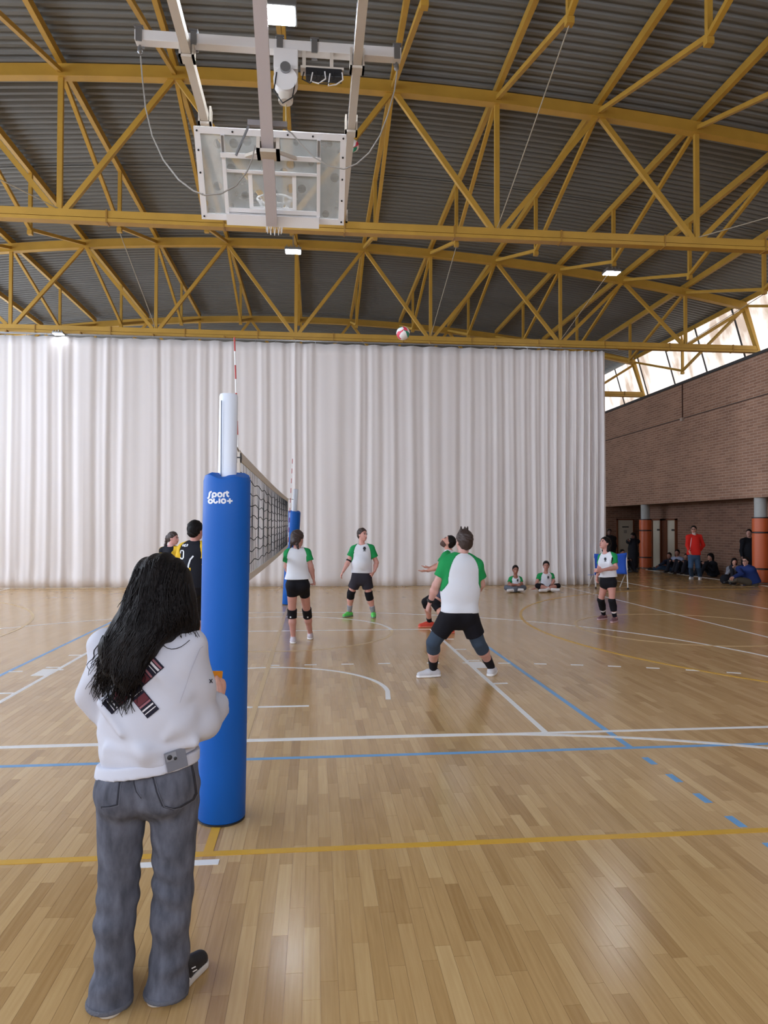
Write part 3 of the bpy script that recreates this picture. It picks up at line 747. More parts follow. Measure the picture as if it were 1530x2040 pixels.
for k in range(12):
    for s in (-1, 1):
        pts = []
        for t in (0, .25, .5, .75, 1.0):
            a = 2*math.pi*(k+s*t*1.0)/12; rr = .225*(1-t)+.10*t-.03*math.sin(math.pi*t)
            base = rc*(1-t)+lo*t
            pts.append(base+xb_*rr*math.cos(a)+(-nb*(1-t)+np.array([0, 1, 0])*t)*rr*math.sin(a))
        mb.tube(pts, .005, 5, False)
mb.build('hoop_net', M_TGT, bb)
CL = [(280, 112), (283, 150), (290, 215), (303, 270), (325, 318), (355, 357), (385, 380), (408, 389), (440, 386), (470, 370), (492, 342), (503, 315), (508, 290)]
MB().tube([on_y(u, v, 3.0-.3*min(1, i/6)) for i, (u, v) in enumerate(CL)], .0085, 6).build('slack_cable', M_CABLE, bb, smooth=True)
CR = [(793, 128), (786, 180), (772, 230), (757, 270), (735, 305), (710, 327), (685, 337), (655, 331), (625, 313), (600, 288), (582, 266), (556, 248)]
MB().tube([on_y(u, v, 3.0-.25*min(1, i/6)) for i, (u, v) in enumerate(CR)], .0085, 6).build('slack_cable', M_CABLE, bb, smooth=True)
MB().tube([(.19, 2.98, 6.7), (.19, 3.1, 6.42)], .008, 6).build('lift_rope', mat('rope', (186, 168, 122), .8), bb)
for x in (-1.47, 1.49): MB().lathe((x, 3.0, 7.1), [(.01, 0), (.03, .02), (.03, .06), (.012, .1)], 10).build('cable_eye', M_STEEL, cbx)

# ------------------------------------------------------------------ balls
M_BW = mat('ball_white', (238, 236, 236), .45); M_BG = mat('ball_green', (34, 140, 110), .45); M_BR = mat('ball_red', (214, 62, 88), .45)
def ball(c, r, rot, label):
    bm = bmesh.new(); bmesh.ops.create_icosphere(bm, subdivisions=4, radius=r)
    Rm = Matrix.Rotation(rot[0], 3, 'X') @ Matrix.Rotation(rot[1], 3, 'Y') @ Matrix.Rotation(rot[2], 3, 'Z')
    for f in bm.faces:
        q = f.calc_center_median().normalized(); f.smooth = True
        ax = max(range(3), key=lambda i: abs(q[i])); o = [q[i]/abs(q[ax]) for i in range(3) if i != ax]
        t = o[ax % 2]+.35*math.sin(2.2*o[1-ax % 2]); f.material_index = 1 if t > .38 and ax != 2 else (2 if t < -.38 and ax != 1 else (1 if ax == 2 and t < -.45 else 0))
    bm.transform(Rm.to_4x4())
    me = bpy.data.meshes.new('volleyball'); bm.to_mesh(me); bm.free()
    for m in (M_BW, M_BG, M_BR): me.materials.append(m)
    o = bpy.data.objects.new('volleyball', me); o.location = tuple(c); COL.objects.link(o)
    tag(o, label, 'ball', 'volleyballs')
ball(on_y(803, 664, 5.6), .105, (.5, .6, .3), 'white, green and red volleyball flying high in front of the curtain')
ball((1.19, 7.02, 8.36), .105, (1.4, .2, 2.3), 'volleyball lodged in the front truss behind the basketball rail')

# ------------------------------------------------------------------ blue folding bench
BY = 13.2
be = empty('folding_bench', tuple(on_floor(1218, 1172))); tag(be, 'blue fabric folding bench standing beside the curtain edge', 'bench')
M_BFAB = mat('bench_fabric', (24, 82, 190), .7, bump=.15, bscale=12)
a0, a1 = on_y(1184, 1103, BY), on_y(1249, 1101, BY-.3); b0, b1 = on_y(1185, 1146, BY), on_y(1249, 1144, BY-.3)
v = []; f = []
for j in range(9):
    for i in range(13):
        s, t = i/12, j/8
        p = (np.array(a0)*(1-s)+np.array(a1)*s)*(1-t)+(np.array(b0)*(1-s)+np.array(b1)*s)*t
        v.append(p+np.array([0, .05*math.sin(math.pi*t)*(1+.3*math.sin(6*s)), -.03*math.sin(math.pi*s)*(1-t)+.02*math.sin(math.pi*s)*t]))
for j in range(8):
    for i in range(12): q = j*13+i; f.append((q, q+1, q+14, q+13))
fab = mesh_obj('fabric_back', v, f, M_BFAB, be, True); sd = fab.modifiers.new('t', 'SOLIDIFY'); sd.thickness = .012
M_TUB = mat('white_tube', (214, 212, 210), .35)
for (top, bot) in (((a1), on_y(1251, 1176, BY-.3)), ((a0), on_y(1187, 1172, BY))):
    bot = np.array([bot[0], bot[1], .02]); leg = MB().tube([np.array(top)+(0, .03, 0), (np.array(top)+bot)/2+(0, .03, 0), bot], .016, 8).build('leg', M_TUB, be, smooth=True)
    MB().lathe(bot-np.array([0, 0, .02]), [(.02, 0), (.026, .01), (.02, .05)], 10).build('foot_cap', M_DARK, leg, smooth=True)
    MB().tube([bot+np.array([0, .5, .0]), np.array([bot[0], bot[1]+.02, .55])], .014, 8).build('leg', M_TUB, be, smooth=True)
MB().tube([np.array(b0)+(0, .03, .02), np.array(b1)+(0, .03, .02)], .014, 8).build('seat_rail', M_TUB, be, smooth=True)
v = []; 
for s in (0, 1):
    p0, p1 = np.array(b0)*(1-s)+np.array(b1)*s, None
    v += [p0+(0, .03, .02), p0+(0, .5, -.02)]
sm = mesh_obj('fabric_seat', [v[0], v[2], v[3], v[1]], [(0, 1, 2, 3)], M_BFAB, be); sm.modifiers.new('t', 'SOLIDIFY').thickness = .012
bvb = world_bvh(fab)
for i in range(7): decal('print_stroke', bvb, stroke_quads([(1230.5+2.0*i, 1124.5-.25*i+(.8 if i % 2 else 0)), (1231.7+2.0*i, 1121.5-.25*i)], 1.5, .8), M_LOGO, fab, .006)
# ------------------------------------------------------------------ bodies and clothes as one continuous surface each (distance fields)
def smin(a, b, k):
    if k <= 0: return np.minimum(a, b)
    h = np.clip(.5+.5*(b-a)/k, 0, 1)
    return b*(1-h)+a*h-k*h*(1-h)
class Fld:
    def __init__(s): s.ops = []
    def copy(s): c = Fld(); c.ops = list(s.ops); return c
    def cone(s, a, b, ra, rb, k=.02, ax=None, fl=1.0, ends=(0, 0), op='u'):
        a = np.asarray(a, float); b = np.asarray(b, float)
        s.ops.append((op, 'c', a, b, ra, rb, k, None if ax is None else unit(ax), fl, ends)); return s
    def ell(s, c, axes, radii, k=.02, op='u'):
        s.ops.append((op, 'e', np.asarray(c, float), np.array([unit(x) for x in axes]), np.asarray(radii, float), None, k)); return s
    def clip(s, p, n): s.ops.append(('x', 'p', np.asarray(p, float), unit(n))); return s
    def disp(s, fn): s.ops.append(('d', fn)); return s
    def cut(s, fn): s.ops.append(('m', fn)); return s
    @staticmethod
    def prim(o, P):
        if o[1] == 'c':
            _, _, a, b, ra, rb, k, ax, fl, ends = o
            ab = b-a; L2 = max(ab@ab, 1e-9); t = ((P-a)@ab)/L2; tc = np.clip(t, 0, 1)
            v = P-a-tc[:, None]*ab; r = ra+(rb-ra)*tc
            q = np.einsum('ij,ij->i', v, v)
            if ax is not None:
                vn = v@ax; q = q+vn*vn*(1/(fl*fl)-1)
            d = np.sqrt(np.maximum(q, 1e-12))-r
            if ax is not None: d = d*np.where(d > 0, 1.0, 1.0)
            L = math.sqrt(L2)
            if ends[0]: d = np.maximum(d, -t*L)
            if ends[1]: d = np.maximum(d, (t-1)*L)
            return d
        _, _, c, A, R, _, k = o
        q = (P-c)@A.T; k0 = np.sqrt(((q/R)**2).sum(1))+1e-9; k1 = np.sqrt(((q/(R*R))**2).sum(1))+1e-9
        return k0*(k0-1)/k1
    def ev(s, P, masks=None):
        d = np.full(len(P), 1.0)
        for i, o in enumerate(s.ops):
            if o[0] == 'x': d = np.maximum(d, (P-o[2])@o[3]); continue
            if o[0] == 'd': d = d+o[1](P); continue
            if o[0] == 'm': d = np.maximum(d, o[1](P)); continue
            m = None if masks is None else masks[i]
            if m is not None:
                if not m.any(): continue
                Q = P[m]; e = s.prim(o, Q); dd = d[m]
                d[m] = smin(dd, e, o[6]) if o[0] == 'u' else -smin(-dd, e, o[6])
            else:
                e = s.prim(o, P); d = smin(d, e, o[6]) if o[0] == 'u' else -smin(-d, e, o[6])
        return d
    def bounds(s):
        lo = np.full(3, 1e9); hi = -lo
        for o in s.ops:
            if o[0] != 'u': continue
            if o[1] == 'c':
                r = max(o[4], o[5]); lo = np.minimum(lo, np.minimum(o[2], o[3])-r); hi = np.maximum(hi, np.maximum(o[2], o[3])+r)
            else:
                r = max(o[4]); lo = np.minimum(lo, o[2]-r); hi = np.maximum(hi, o[2]+r)
        return lo-.03, hi+.03
    def mesh(s, res):
        B = 8; lo, hi = s.bounds(); nb_ = np.ceil((hi-lo)/(res*B)).astype(int); n = nb_*B
        # block pass
        bc_ = [lo[i]+(np.arange(nb_[i])+.5)*B*res for i in range(3)]
        G = np.stack(np.meshgrid(*bc_, indexing='ij'), -1).reshape(-1, 3)
        rad = res*B*.87
        dc = s.ev(G); keep = np.abs(dc) < rad*2.1+.02
        V = np.where(dc[:, None] < 0, -1.0, 1.0)*np.ones((1, B**3))
        if not keep.any(): return np.zeros((0, 3)), np.zeros((0, 4), int)
        K = np.nonzero(keep)[0]; off = np.stack(np.meshgrid(*[(np.arange(B)+.5-B/2)*res]*3, indexing='ij'), -1).reshape(-1, 3)
        masks = []
        for o in s.ops:
            if o[0] in 'xdm': masks.append(None); continue
            pd = s.prim(o, G[K]); masks.append(pd < rad*3.2+o[6]+.03)
        P = (G[K][:, None, :]+off[None]).reshape(-1, 3)
        masks = [None if m is None else np.repeat(m, B**3) for m in masks]
        V[K] = s.ev(P, masks).reshape(len(K), B**3)
        V = V.reshape(nb_[0], nb_[1], nb_[2], B, B, B).transpose(0, 3, 1, 4, 2, 5).reshape(n)
        o0 = lo+res*.5
        S = V < 0
        c8 = [S[i:n[0]-1+i, j:n[1]-1+j, k:n[2]-1+k] for i in (0, 1) for j in (0, 1) for k in (0, 1)]
        anyv = c8[0].copy(); allv = c8[0].copy()
        for q in c8[1:]: anyv |= q; allv &= q
        act = anyv & ~allv; I = np.argwhere(act)
        if len(I) == 0: return np.zeros((0, 3)), np.zeros((0, 4), int)
        idx = np.full(act.shape, -1); idx[act] = np.arange(len(I))
        cor = np.array([(i, j, k) for i in (0, 1) for j in (0, 1) for k in (0, 1)])
        cv = np.stack([V[I[:, 0]+a, I[:, 1]+b, I[:, 2]+c] for a, b, c in cor], 1)
        acc = np.zeros((len(I), 3)); cnt = np.zeros(len(I))
        for a in range(8):
            for b in range(a+1, 8):
                if np.abs(cor[a]-cor[b]).sum() != 1: continue
                va, vb = cv[:, a], cv[:, b]; m = (va < 0) != (vb < 0)
                t = np.where(m, va/(va-vb+1e-12*(va == vb)), 0)
                acc += np.where(m[:, None], cor[a]+t[:, None]*(cor[b]-cor[a]), 0); cnt += m
        vt = (I+acc/cnt[:, None])*res+o0
        Q = []
        for ax in range(3):
            sl0 = [slice(None)]*3; sl1 = [slice(None)]*3; sl0[ax] = slice(0, -1); sl1[ax] = slice(1, None)
            a = S[tuple(sl0)]; b = S[tuple(sl1)]; E = np.argwhere(a != b)
            u, w_ = [(1, 2), (2, 0), (0, 1)][ax]
            ok = (E[:, u] > 0) & (E[:, w_] > 0) & (E[:, u] < n[u]-1) & (E[:, w_] < n[w_]-1); E = E[ok]
            ins = S[E[:, 0], E[:, 1], E[:, 2]]
            def g(du, dw):
                e = E.copy(); e[:, u] += du; e[:, w_] += dw; return idx[e[:, 0], e[:, 1], e[:, 2]]
            q = np.stack([g(-1, -1), g(0, -1), g(0, 0), g(-1, 0)], 1)
            q[~ins] = q[~ins][:, ::-1]
            Q.append(q[(q >= 0).all(1)])
        return vt, np.concatenate(Q)
    def build(s, name, res, m, parent):
        v, f = s.mesh(res)
        return mesh_obj(name, v, f, m, parent, True)

def hand(F, w_, d, n, t, s=1.0, curl=.35, k=.006):
    d = unit(d); n = unit(n-d*(n@d)); t = unit(t-d*(t@d)-n*(t@n))
    F.cone(w_-d*.01*s, w_+d*.085*s, .031*s, .037*s, .012, n, .48)
    for i, L in enumerate((.070, .078, .072, .058)):
        b = w_+d*.082*s+t*(.030-.0195*i)*s
        c = curl*(1+.12*i); m1 = b+(d*math.cos(c)+n*math.sin(c))*L*.5*s; c2 = 2.3*c
        m2 = m1+(d*math.cos(c2)+n*math.sin(c2))*L*.5*s
        F.cone(b, m1, .0098*s, .009*s, k); F.cone(m1, m2, .009*s, .0075*s, k)
    b = w_+d*.022*s+t*.026*s; m1 = b+unit(d*.75+t*.6+n*.25)*.042*s; m2 = m1+unit(d*.9+t*.2+n*.35)*.032*s
    F.cone(b, m1, .0145*s, .0115*s, .012); F.cone(m1, m2, .0112*s, .009*s, k)

SKIN = {}
def skin(c):
    return mat('skin_%d_%d_%d' % c, c, .5, var=.06, vscale=9, bump=.05, bscale=60)
M_HAIRK = mat('hair_black', (17, 13, 14), .55, spec=.2, bump=.7, bscale=55, stretch=(3, 3, .5), var=.3, vscale=12)
M_HAIRB = mat('hair_brown', (58, 42, 38), .45, bump=.7, bscale=60, stretch=(3, 3, .5), var=.25, vscale=14)
M_LIP = mat('lips', (158, 92, 86), .5); M_EYE = mat('eye_dark', (36, 28, 26), .3)
def cloth(name, c, **k): return mat(name, c, k.pop('rough', .8), bump=k.pop('bump', .25), bscale=k.pop('bscale', 14), spec=.25, **k)
M_TEE = cloth('white_jersey', (226, 230, 240)); M_GRN = cloth('green_sleeve', (32, 150, 84)); M_BLK = cloth('black_cloth', (20, 20, 28)); M_CREST = mat('crest_black', (40, 44, 52), .7)
M_KNEE = cloth('black_kneepad', (20, 20, 26))

def person(sp):
    """joints are given as pixel + depth offset from the person's own depth Y; A is the picture-left side, B the picture-right side"""
    Y = sp['Y']; sc = sp.get('s', 1.0); ms = sp.get('m', 1.0); res = sp.get('res', .009)
    def J(k):
        v = sp[k]; return on_y(v[0], v[1], Y+(v[2] if len(v) > 2 else 0.0))
    pel, neck, head = J('pel'), J('neck'), J('head')
    fc = np.array([sp['face'][0], sp['face'][1], 0.0]); fc = unit(fc); up = unit(neck-pel)
    fr = unit(fc-up*(fc@up)); rt = np.cross(fr, up)
    lk = unit(np.array(sp.get('look', (fc[0], fc[1], 0)), float)); hu = unit(np.array(sp.get('hup', (0, 0, 1)), float)); hu = unit(hu-lk*(hu@lk)); hr = np.cross(lk, hu)
    root = empty('person', (pel[0], pel[1], 0)); tag(root, sp['label'], 'person', sp.get('group'))
    jt = {}
    for S in 'AB':
        for k in ('sh', 'el', 'wr', 'hp', 'kn'):
            if k+S in sp: jt[k+S] = J(k+S)
        if 'ft'+S in sp:
            a = on_floor(*sp['ft'+S]); jt['an'+S] = np.array([a[0], a[1], .085*sc]); b = on_floor(*sp['to'+S]) if 'to'+S in sp else a+fc
            td = np.array([b[0]-a[0], b[1]-a[1], 0]); jt['td'+S] = unit(td) if np.linalg.norm(td) > .02 else fc
            if 'td'+S in sp: jt['td'+S] = unit(np.array([*sp['td'+S], 0.0]))
            if len(sp['kn'+S]) < 3:
                yk = (jt['hp'+S][1]+jt['an'+S][1])/2+fc[1]*.03; jt['kn'+S] = on_y(sp['kn'+S][0], sp['kn'+S][1], yk)
        else:
            jt['an'+S] = J('an'+S); v = sp['td'+S]; jt['td'+S] = unit(np.array(v if len(v) == 3 else (*v, 0.0), float))
    # ---------------- body
    F = Fld(); hw = sp.get('hip', .158)*ms*sc; ww = sp.get('waist', .135)*ms*sc; cw = sp.get('chest', .15)*ms*sc
    tl = np.linalg.norm(neck-pel)
    P0, P1, P2 = pel+up*sp.get('p0', -.02)*sc, pel+up*tl*.38, pel+up*(tl-.17*sc)
    fl = sp.get('depthf', .68)
    F.cone(P0, P1, hw, ww, .05, fr, fl); F.cone(P1, P2, ww, cw, .06, fr, fl)
    F.cone(jt['shA'], jt['shB'], .052*sc*ms, .052*sc*ms, .06)
    F.cone(neck-up*.05*sc, (jt['shA']+neck)/2-up*.015*sc, .058*sc, .05*sc, .05); F.cone(neck-up*.05*sc, (jt['shB']+neck)/2-up*.015*sc, .058*sc, .05*sc, .05)
    F.cone(neck-up*.06*sc, head-hu*.05*sc-lk*.02*sc, .055*sc*math.sqrt(ms), .052*sc, .02)
    for S in 'AB':
        sh, el, wr, hp, kn, an = (jt[q+S] for q in ('sh', 'el', 'wr', 'hp', 'kn', 'an'))
        F.cone(sh, el, .05*sc*ms, .040*sc*ms, .03); F.cone(el, el+(wr-el)*.35, .040*sc*ms, .041*sc*ms, .02); F.cone(el+(wr-el)*.35, wr, .040*sc*ms, .026*sc, .02)
        F.cone(hp, kn, .083*sc*ms, .054*sc*ms, .04)
        cb = kn+(an-kn)*.35-fr*.014*sc
        F.cone(kn, cb, .053*sc*ms, .054*sc*ms, .03); F.cone(cb, an, .053*sc*ms, .034*sc, .03)
        td = jt['td'+S]; hl = an-td*.03*sc+np.array([0, 0, -.04*sc]); tp_ = an+td*.15*sc+np.array([0, 0, -.055*sc])
        if sp.get('seat'): hl = an-td*.02; tp_ = an+td*.13*sc
        F.cone(an, hl, .034*sc, .034*sc, .02); F.cone(hl, tp_, .034*sc, .028*sc, .03)
    gl = sp.get('glute', .085)*ms*sc
    for S in 'AB': F.ell(jt['hp'+S]*.75+pel*.25-fr*.045*sc+up*.01, (rt, fr, up), (gl, gl*.9, gl*1.05), .04)
    if sp.get('bust'):
        for q in (-1, 1): F.ell(P2+fr*cw*fl*.72+rt*q*.068*sc-up*.02, (rt, fr, up), (.062*sc, .055*sc, .062*sc), .04)
    hs = sc*sp.get('hs', 1.0)
    F.ell(head+hu*.028*hs-lk*.012*hs, (hr, lk, hu), (.074*hs, .094*hs, .086*hs), .02)
    F.ell(head-hu*.032*hs+lk*.022*hs, (hr, lk, hu), (.062*hs, .072*hs, .080*hs), .03)
    F.ell(head-hu*.092*hs+lk*.062*hs, (hr, lk, hu), (.026*hs, .024*hs, .022*hs), .03)
    F.cone(head+hu*.006*hs+lk*.090*hs, head-hu*.036*hs+lk*.106*hs, .008*hs, .0135*hs, .012)
    F.ell(head-hu*.066*hs+lk*.088*hs, (hr, lk, hu), (.024*hs, .010*hs, .011*hs), .01)
    for q in (-1, 1):
        F.ell(head+hu*.008*hs+lk*.100*hs+hr*q*.033*hs, (hr, lk, hu), (.019*hs, .013*hs, .012*hs), .012, 's')
        F.ell(head-hu*.012*hs-lk*.006*hs+hr*q*.074*hs, (hr, lk, hu), (.009*hs, .020*hs, .031*hs), .008)
    hd = sp.get('hands', {})
    for S in 'AB':
        el, wr = jt['el'+S], jt['wr'+S]; d = unit(wr-el); sgn = -1 if (jt['sh'+S]-pel)@rt > 0 else 1
        h = hd.get(S, {}); dd = unit(np.array(h.get('d', d), float)); n = np.array(h.get('n', rt*sgn), float); t = np.array(h.get('t', fr), float)
        hand(F, wr, dd, n, t, sc*sp.get('handk', 1.0), h.get('curl', .35))
    sk = skin(sp.get('skin', (206, 158, 138)))
    body = F.build('body', res, sk, root)
    # ---------------- face and hair
    if sp.get('features', True):
        for q in (-1, 1):
            E_ = Fld().ell(head+hu*.008*hs+lk*.088*hs+hr*q*.031*hs, (hr, lk, hu), (.014*hs, .008*hs, .007*hs)); E_.build('eye', .004, M_EYE, root)
            E_ = Fld().cone(head+hu*.027*hs+lk*.091*hs+hr*q*.016*hs, head+hu*.029*hs+lk*.080*hs+hr*q*.048*hs, .005*hs, .0045*hs); E_.build('eyebrow', .004, sp.get('hairm', M_HAIRB), root)
        Fld().cone(head-hu*.066*hs+lk*.0955*hs-hr*.018*hs, head-hu*.066*hs+lk*.0955*hs+hr*.018*hs, .0065*hs, .0065*hs).build('mouth', .004, M_LIP, root)
    hm = sp.get('hairm', M_HAIRB); H = Fld(); style = sp.get('hair', 'short'); th = sp.get('hthick', .012)
    hc = head+hu*.030*hs-lk*.014*hs
    H.ell(hc, (hr, lk, hu), (.074*hs+th, .094*hs+th, .086*hs+th*1.2))
    if style != 'bald':
        H.ell(head-hu*.03*hs-lk*.05*hs, (hr, lk, hu), (.062*hs+th*.6, .045*hs+th, .06*hs), .03)
        H.clip(head+hu*(.074 if style in ('short', 'quiff') else .066)*hs+lk*(.072 if style in ('short', 'quiff') else .08)*hs, lk*.76-hu*.65); H.clip(head-hu*(.085 if style == 'short' else .1)*hs, -hu)
        tp = head+hu*.01*hs-lk*.10*hs
        if style == 'ponytail':
            H.ell(tp, (hr, lk, hu), (.035, .035, .035), .03); H.cone(tp-lk*.02, tp-lk*.05-np.array([0, 0, .14]), .032, .022, .02); H.cone(tp-lk*.05-np.array([0, 0, .14]), tp-lk*.04-np.array([0, 0, .26]), .022, .008, .02)
        if style == 'longtail':
            for q in (-1, 1): H.cone(head-hu*.02-lk*.06+hr*q*.05, head-hu*.12-lk*.06+hr*q*.055, .042, .034, .03)
            H.cone(head-lk*.07, neck-fr*.07-up*.05, .06, .045, .04, lk, .7); H.cone(neck-fr*.07-up*.05, neck-fr*.1-up*.24, .045, .02, .03)
        if style == 'low':
            for q in (-1, 1): H.ell(head-hu*.035-lk*.085, (hr, lk, hu), (.05, .035, .04), .03); H.cone(head-hu*.07-lk*.075+hr*q*.05, head-hu*.135-lk*.07+hr*q*.066, .026, .015, .02)
        if style == 'quiff':
            r5 = random.Random(5)
            for q in range(9):
                x = r5.uniform(-.05, .05); y = r5.uniform(-.02, .06); H.cone(hc+hr*x+lk*y+hu*.075, hc+hr*(x*1.1)+lk*(y)+hu*(.11+r5.uniform(0, .018)), .018, .006, .012)
        H.disp(lambda P: .0035*np.sin(70*P[:, 0]+8*np.sin(20*P[:, 2]))*np.sin(60*P[:, 1]+3))
        H.build('hair', max(.006, res*.75), hm, root)
    # ---------------- clothes
    ex = dict(root=root, jt=jt, pel=pel, neck=neck, up=up, fr=fr, rt=rt, head=head, hu=hu, lk=lk, hr=hr, hw=hw, ww=ww, cw=cw, fl=fl, sc=sc, ms=ms, tl=tl, P0=P0, P1=P1, P2=P2, res=res, body=body, gl=gl, hs=hs, bustv=sp.get('bust'))
    for fn, kw in sp.get('wear', []): ex[fn.__name__] = fn(ex, **kw)
    return ex

def wr_fold(amp, seed):
    r = random.Random(seed); K = [(np.array([r.uniform(-14, 14), r.uniform(-14, 14), r.uniform(-26, 26)]), r.uniform(0, 6)) for _ in range(4)]
    return lambda P: amp*sum(np.sin(P@k+p) for k, p in K)/2.0
def shirt(e, body=None, sleeve=None, hem=-.03, sl=.62, loose=.016, neckr=.068, raglan=True, collar=None, arml=None, fold=.004, name='shirt', seed=1, slr=.062, hemband=None, belly=0, tilt=0.0):
    F = Fld(); up, fr, rt, sc, ms = e['up'], e['fr'], e['rt'], e['sc'], e['ms']; lo = loose
    hp_ = e['pel']+up*(hem-.06)
    F.cone(hp_, e['P0']+up*.04, e['hw']+lo*1.1+.012, e['hw']+lo*1.1+.004, .05, fr, e['fl']*1.05)
    F.cone(e['P0']+up*.02, e['P1'], e['hw']+lo, e['ww']+lo*1.5, .06, fr, e['fl']*1.05); F.cone(e['P1'], e['P2'], e['ww']+lo*1.5, e['cw']+lo, .06, fr, e['fl']*1.05)
    for S in 'AB': F.ell(e['jt']['hp'+S]*.75+e['pel']*.25-fr*.045*sc+up*.01, (rt, fr, up), (e['gl']+lo, e['gl']*.9+lo, e['gl']*1.05+lo), .05)
    if belly: F.ell(e['P1']+fr*.05, (rt, fr, up), (e['ww']*.9+lo, e['ww']*.75+belly, .16), .05)
    if e.get('bust') or True: pass
    F.cone(e['jt']['shA'], e['jt']['shB'], .052*sc*ms+lo*.8, .052*sc*ms+lo*.8, .06)
    for S in 'AB': F.cone(e['neck']-up*.05*sc, (e['jt']['sh'+S]+e['neck'])/2-up*.015*sc, .058*sc+lo*.7, .05*sc+lo*.7, .05)
    bust = e.get('bustv')
    if bust:
        for q in (-1, 1): F.ell(e['P2']+fr*e['cw']*e['fl']*.72+rt*q*.068*sc-up*.02, (rt, fr, up), (.062*sc+lo, .055*sc+lo, .066*sc+lo), .05)
    F.clip(e['pel']+up*hem, -up+rt*tilt)
    for S in 'AB':
        sh, el, wr = (e['jt'][q+S] for q in ('sh', 'el', 'wr'))
        if arml is None:
            F.cone(sh, sh+(el-sh)*sl, slr*sc*ms, (slr+.006)*sc*ms, .03, ends=(0, 1))
        else:
            F.cone(sh, el, slr*sc*ms, (slr-.006)*sc*ms, .03); F.cone(el, el+(wr-el)*arml, (slr-.008)*sc*ms, (slr-.02)*sc*ms, .025, ends=(0, 1))
    F.cone(e['neck']-up*.035*sc+fr*.012, e['neck']+up*.12, neckr*sc, neckr*sc*1.1, .01, op='s')
    if fold: F.disp(wr_fold(fold, seed))
    if not raglan: return F.build(name, e['res'], body, e['root'])
    T_ = F.copy()
    ctr_ = (e['jt']['shA']+e['jt']['shB'])/2; xs_ = abs((e['jt']['shA']-e['jt']['shB'])@rt)/2; xs_ = max(xs_, .15*sc)+.004*sc; Hh = (.17+.125)*sc
    def side(P):
        z0 = (P-ctr_)@up+.17*sc; x = np.abs((P-ctr_)@rt)/(xs_+.55*np.maximum(-z0-.02, 0)); z = np.maximum(z0, 0)/Hh
        g = ((x**2.3+z**2.3)**(1/2.3)-1)*xs_
        q = np.sqrt(((P-ctr_)@rt)**2+(((P-e['P1'])@fr)/e['fl'])**2)-(e['cw']+lo+.004)
        for S in 'AB':
            a = e['jt']['sh'+S]; dv = unit(e['jt']['el'+S]-a); t = (P-a)@dv; ds = np.linalg.norm(P-a-t[:, None]*dv, axis=1)
            g = np.maximum(g, np.minimum(np.minimum(np.minimum(t-.05*sc, slr*sc*ms+.012-ds), q), np.linalg.norm(e['jt']['el'+S]-a)*sl+.01-t))
        return g
    T_.cut(side)
    o = T_.build(name, e['res'], body, e['root'])
    for sg in (-1, 1):
        G = F.copy(); G.cut(lambda P: -side(P)); G.clip(ctr_, -rt*sg); G.build('sleeve', e['res'], sleeve, o)
    return o
def shorts(e, m=None, leg=.55, loose=.018, top=.09, slim=False, name='shorts', cuff=None, fold=.003, seed=2):
    F = Fld(); up, fr, rt, sc, ms = e['up'], e['fr'], e['rt'], e['sc'], e['ms']
    F.cone(e['P0'], e['P0']+up*(top+.06), e['hw']+loose*.8, e['ww']+loose*.8, .05, fr, e['fl'])
    for S in 'AB': F.ell(e['jt']['hp'+S]*.75+e['pel']*.25-fr*.045*sc+up*.01, (rt, fr, up), (e['gl']+loose*.7, e['gl']*.9+loose*.7, e['gl']*1.05+loose*.7), .04)
    F.clip(e['pel']+up*top, up)
    for S in 'AB':
        hp, kn = e['jt']['hp'+S], e['jt']['kn'+S]; r0 = .083*sc*ms+loose; r1 = (.083-.029*leg)*sc*ms+(loose*.6 if slim else loose*1.5)
        F.cone(hp, hp+(kn-hp)*leg, r0, r1, .03, ends=(0, 1))
    if fold: F.disp(wr_fold(fold, seed))
    return F.build(name, e['res'], m, e['root'])
def trousers(e, m=None, loose=.016, flare=0.0, top=.09, fold=.005, seed=4, name='trousers', to=.97):
    F = Fld(); up, fr, rt, sc, ms = e['up'], e['fr'], e['rt'], e['sc'], e['ms']
    F.cone(e['P0'], e['P0']+up*(top+.06), e['hw']+loose*.6, e['ww']+loose, .05, fr, e['fl'])
    for S in 'AB': F.ell(e['jt']['hp'+S]*.75+e['pel']*.25-fr*.045*sc+up*.01, (rt, fr, up), (e['gl']+loose*.6, e['gl']*.9+loose*.6, e['gl']*1.05+loose*.6), .04)
    F.clip(e['pel']+up*top, up)
    for S in 'AB':
        hp, kn, an = e['jt']['hp'+S], e['jt']['kn'+S], e['jt']['an'+S]
        F.cone(hp, kn, .083*sc*ms+loose, .056*sc*ms+loose, .035); F.cone(kn, kn+(an-kn)*to, .056*sc*ms+loose, .046*sc+loose+flare, .03, ends=(0, 1))
    if fold: F.disp(wr_fold(fold, seed))
    return F.build(name, e['res'], m, e['root'])
def legband(e, m=None, name='knee_pad', a=-.2, b=.2, r=None, sides='AB', off=.015):
    """a sleeve round the leg; a and b run from -1 at the hip through 0 at the knee to 1 at the ankle"""
    out = []
    for S in sides:
        hp, kn, an = (e['jt'][q+S] for q in ('hp', 'kn', 'an')); sc, ms = e['sc'], e['ms']
        def pt(t): return kn+(hp-kn)*(-t) if t < 0 else kn+(an-kn)*t-e['fr']*.014*sc*max(0, 1-abs(t-.35)/.35)
        def rd(t): return ((.054+(-t)*.029) if t < 0 else (.054-.0*t if t < .35 else .054-.02*(t-.35)/.65))*sc*ms+off
        F = Fld(); ts = sorted(set([a, b]+([0.0] if a < 0 < b else [])+([.35] if a < .35 < b else []))); nn = len(ts)-1
        for i in range(nn): F.cone(pt(ts[i]), pt(ts[i+1]), rd(ts[i]), rd(ts[i+1]), .01, ends=(1 if i == 0 else 0, 1 if i == nn-1 else 0))
        out.append(F.build(name, min(e['res'], .008), m, e['root']))
    return out
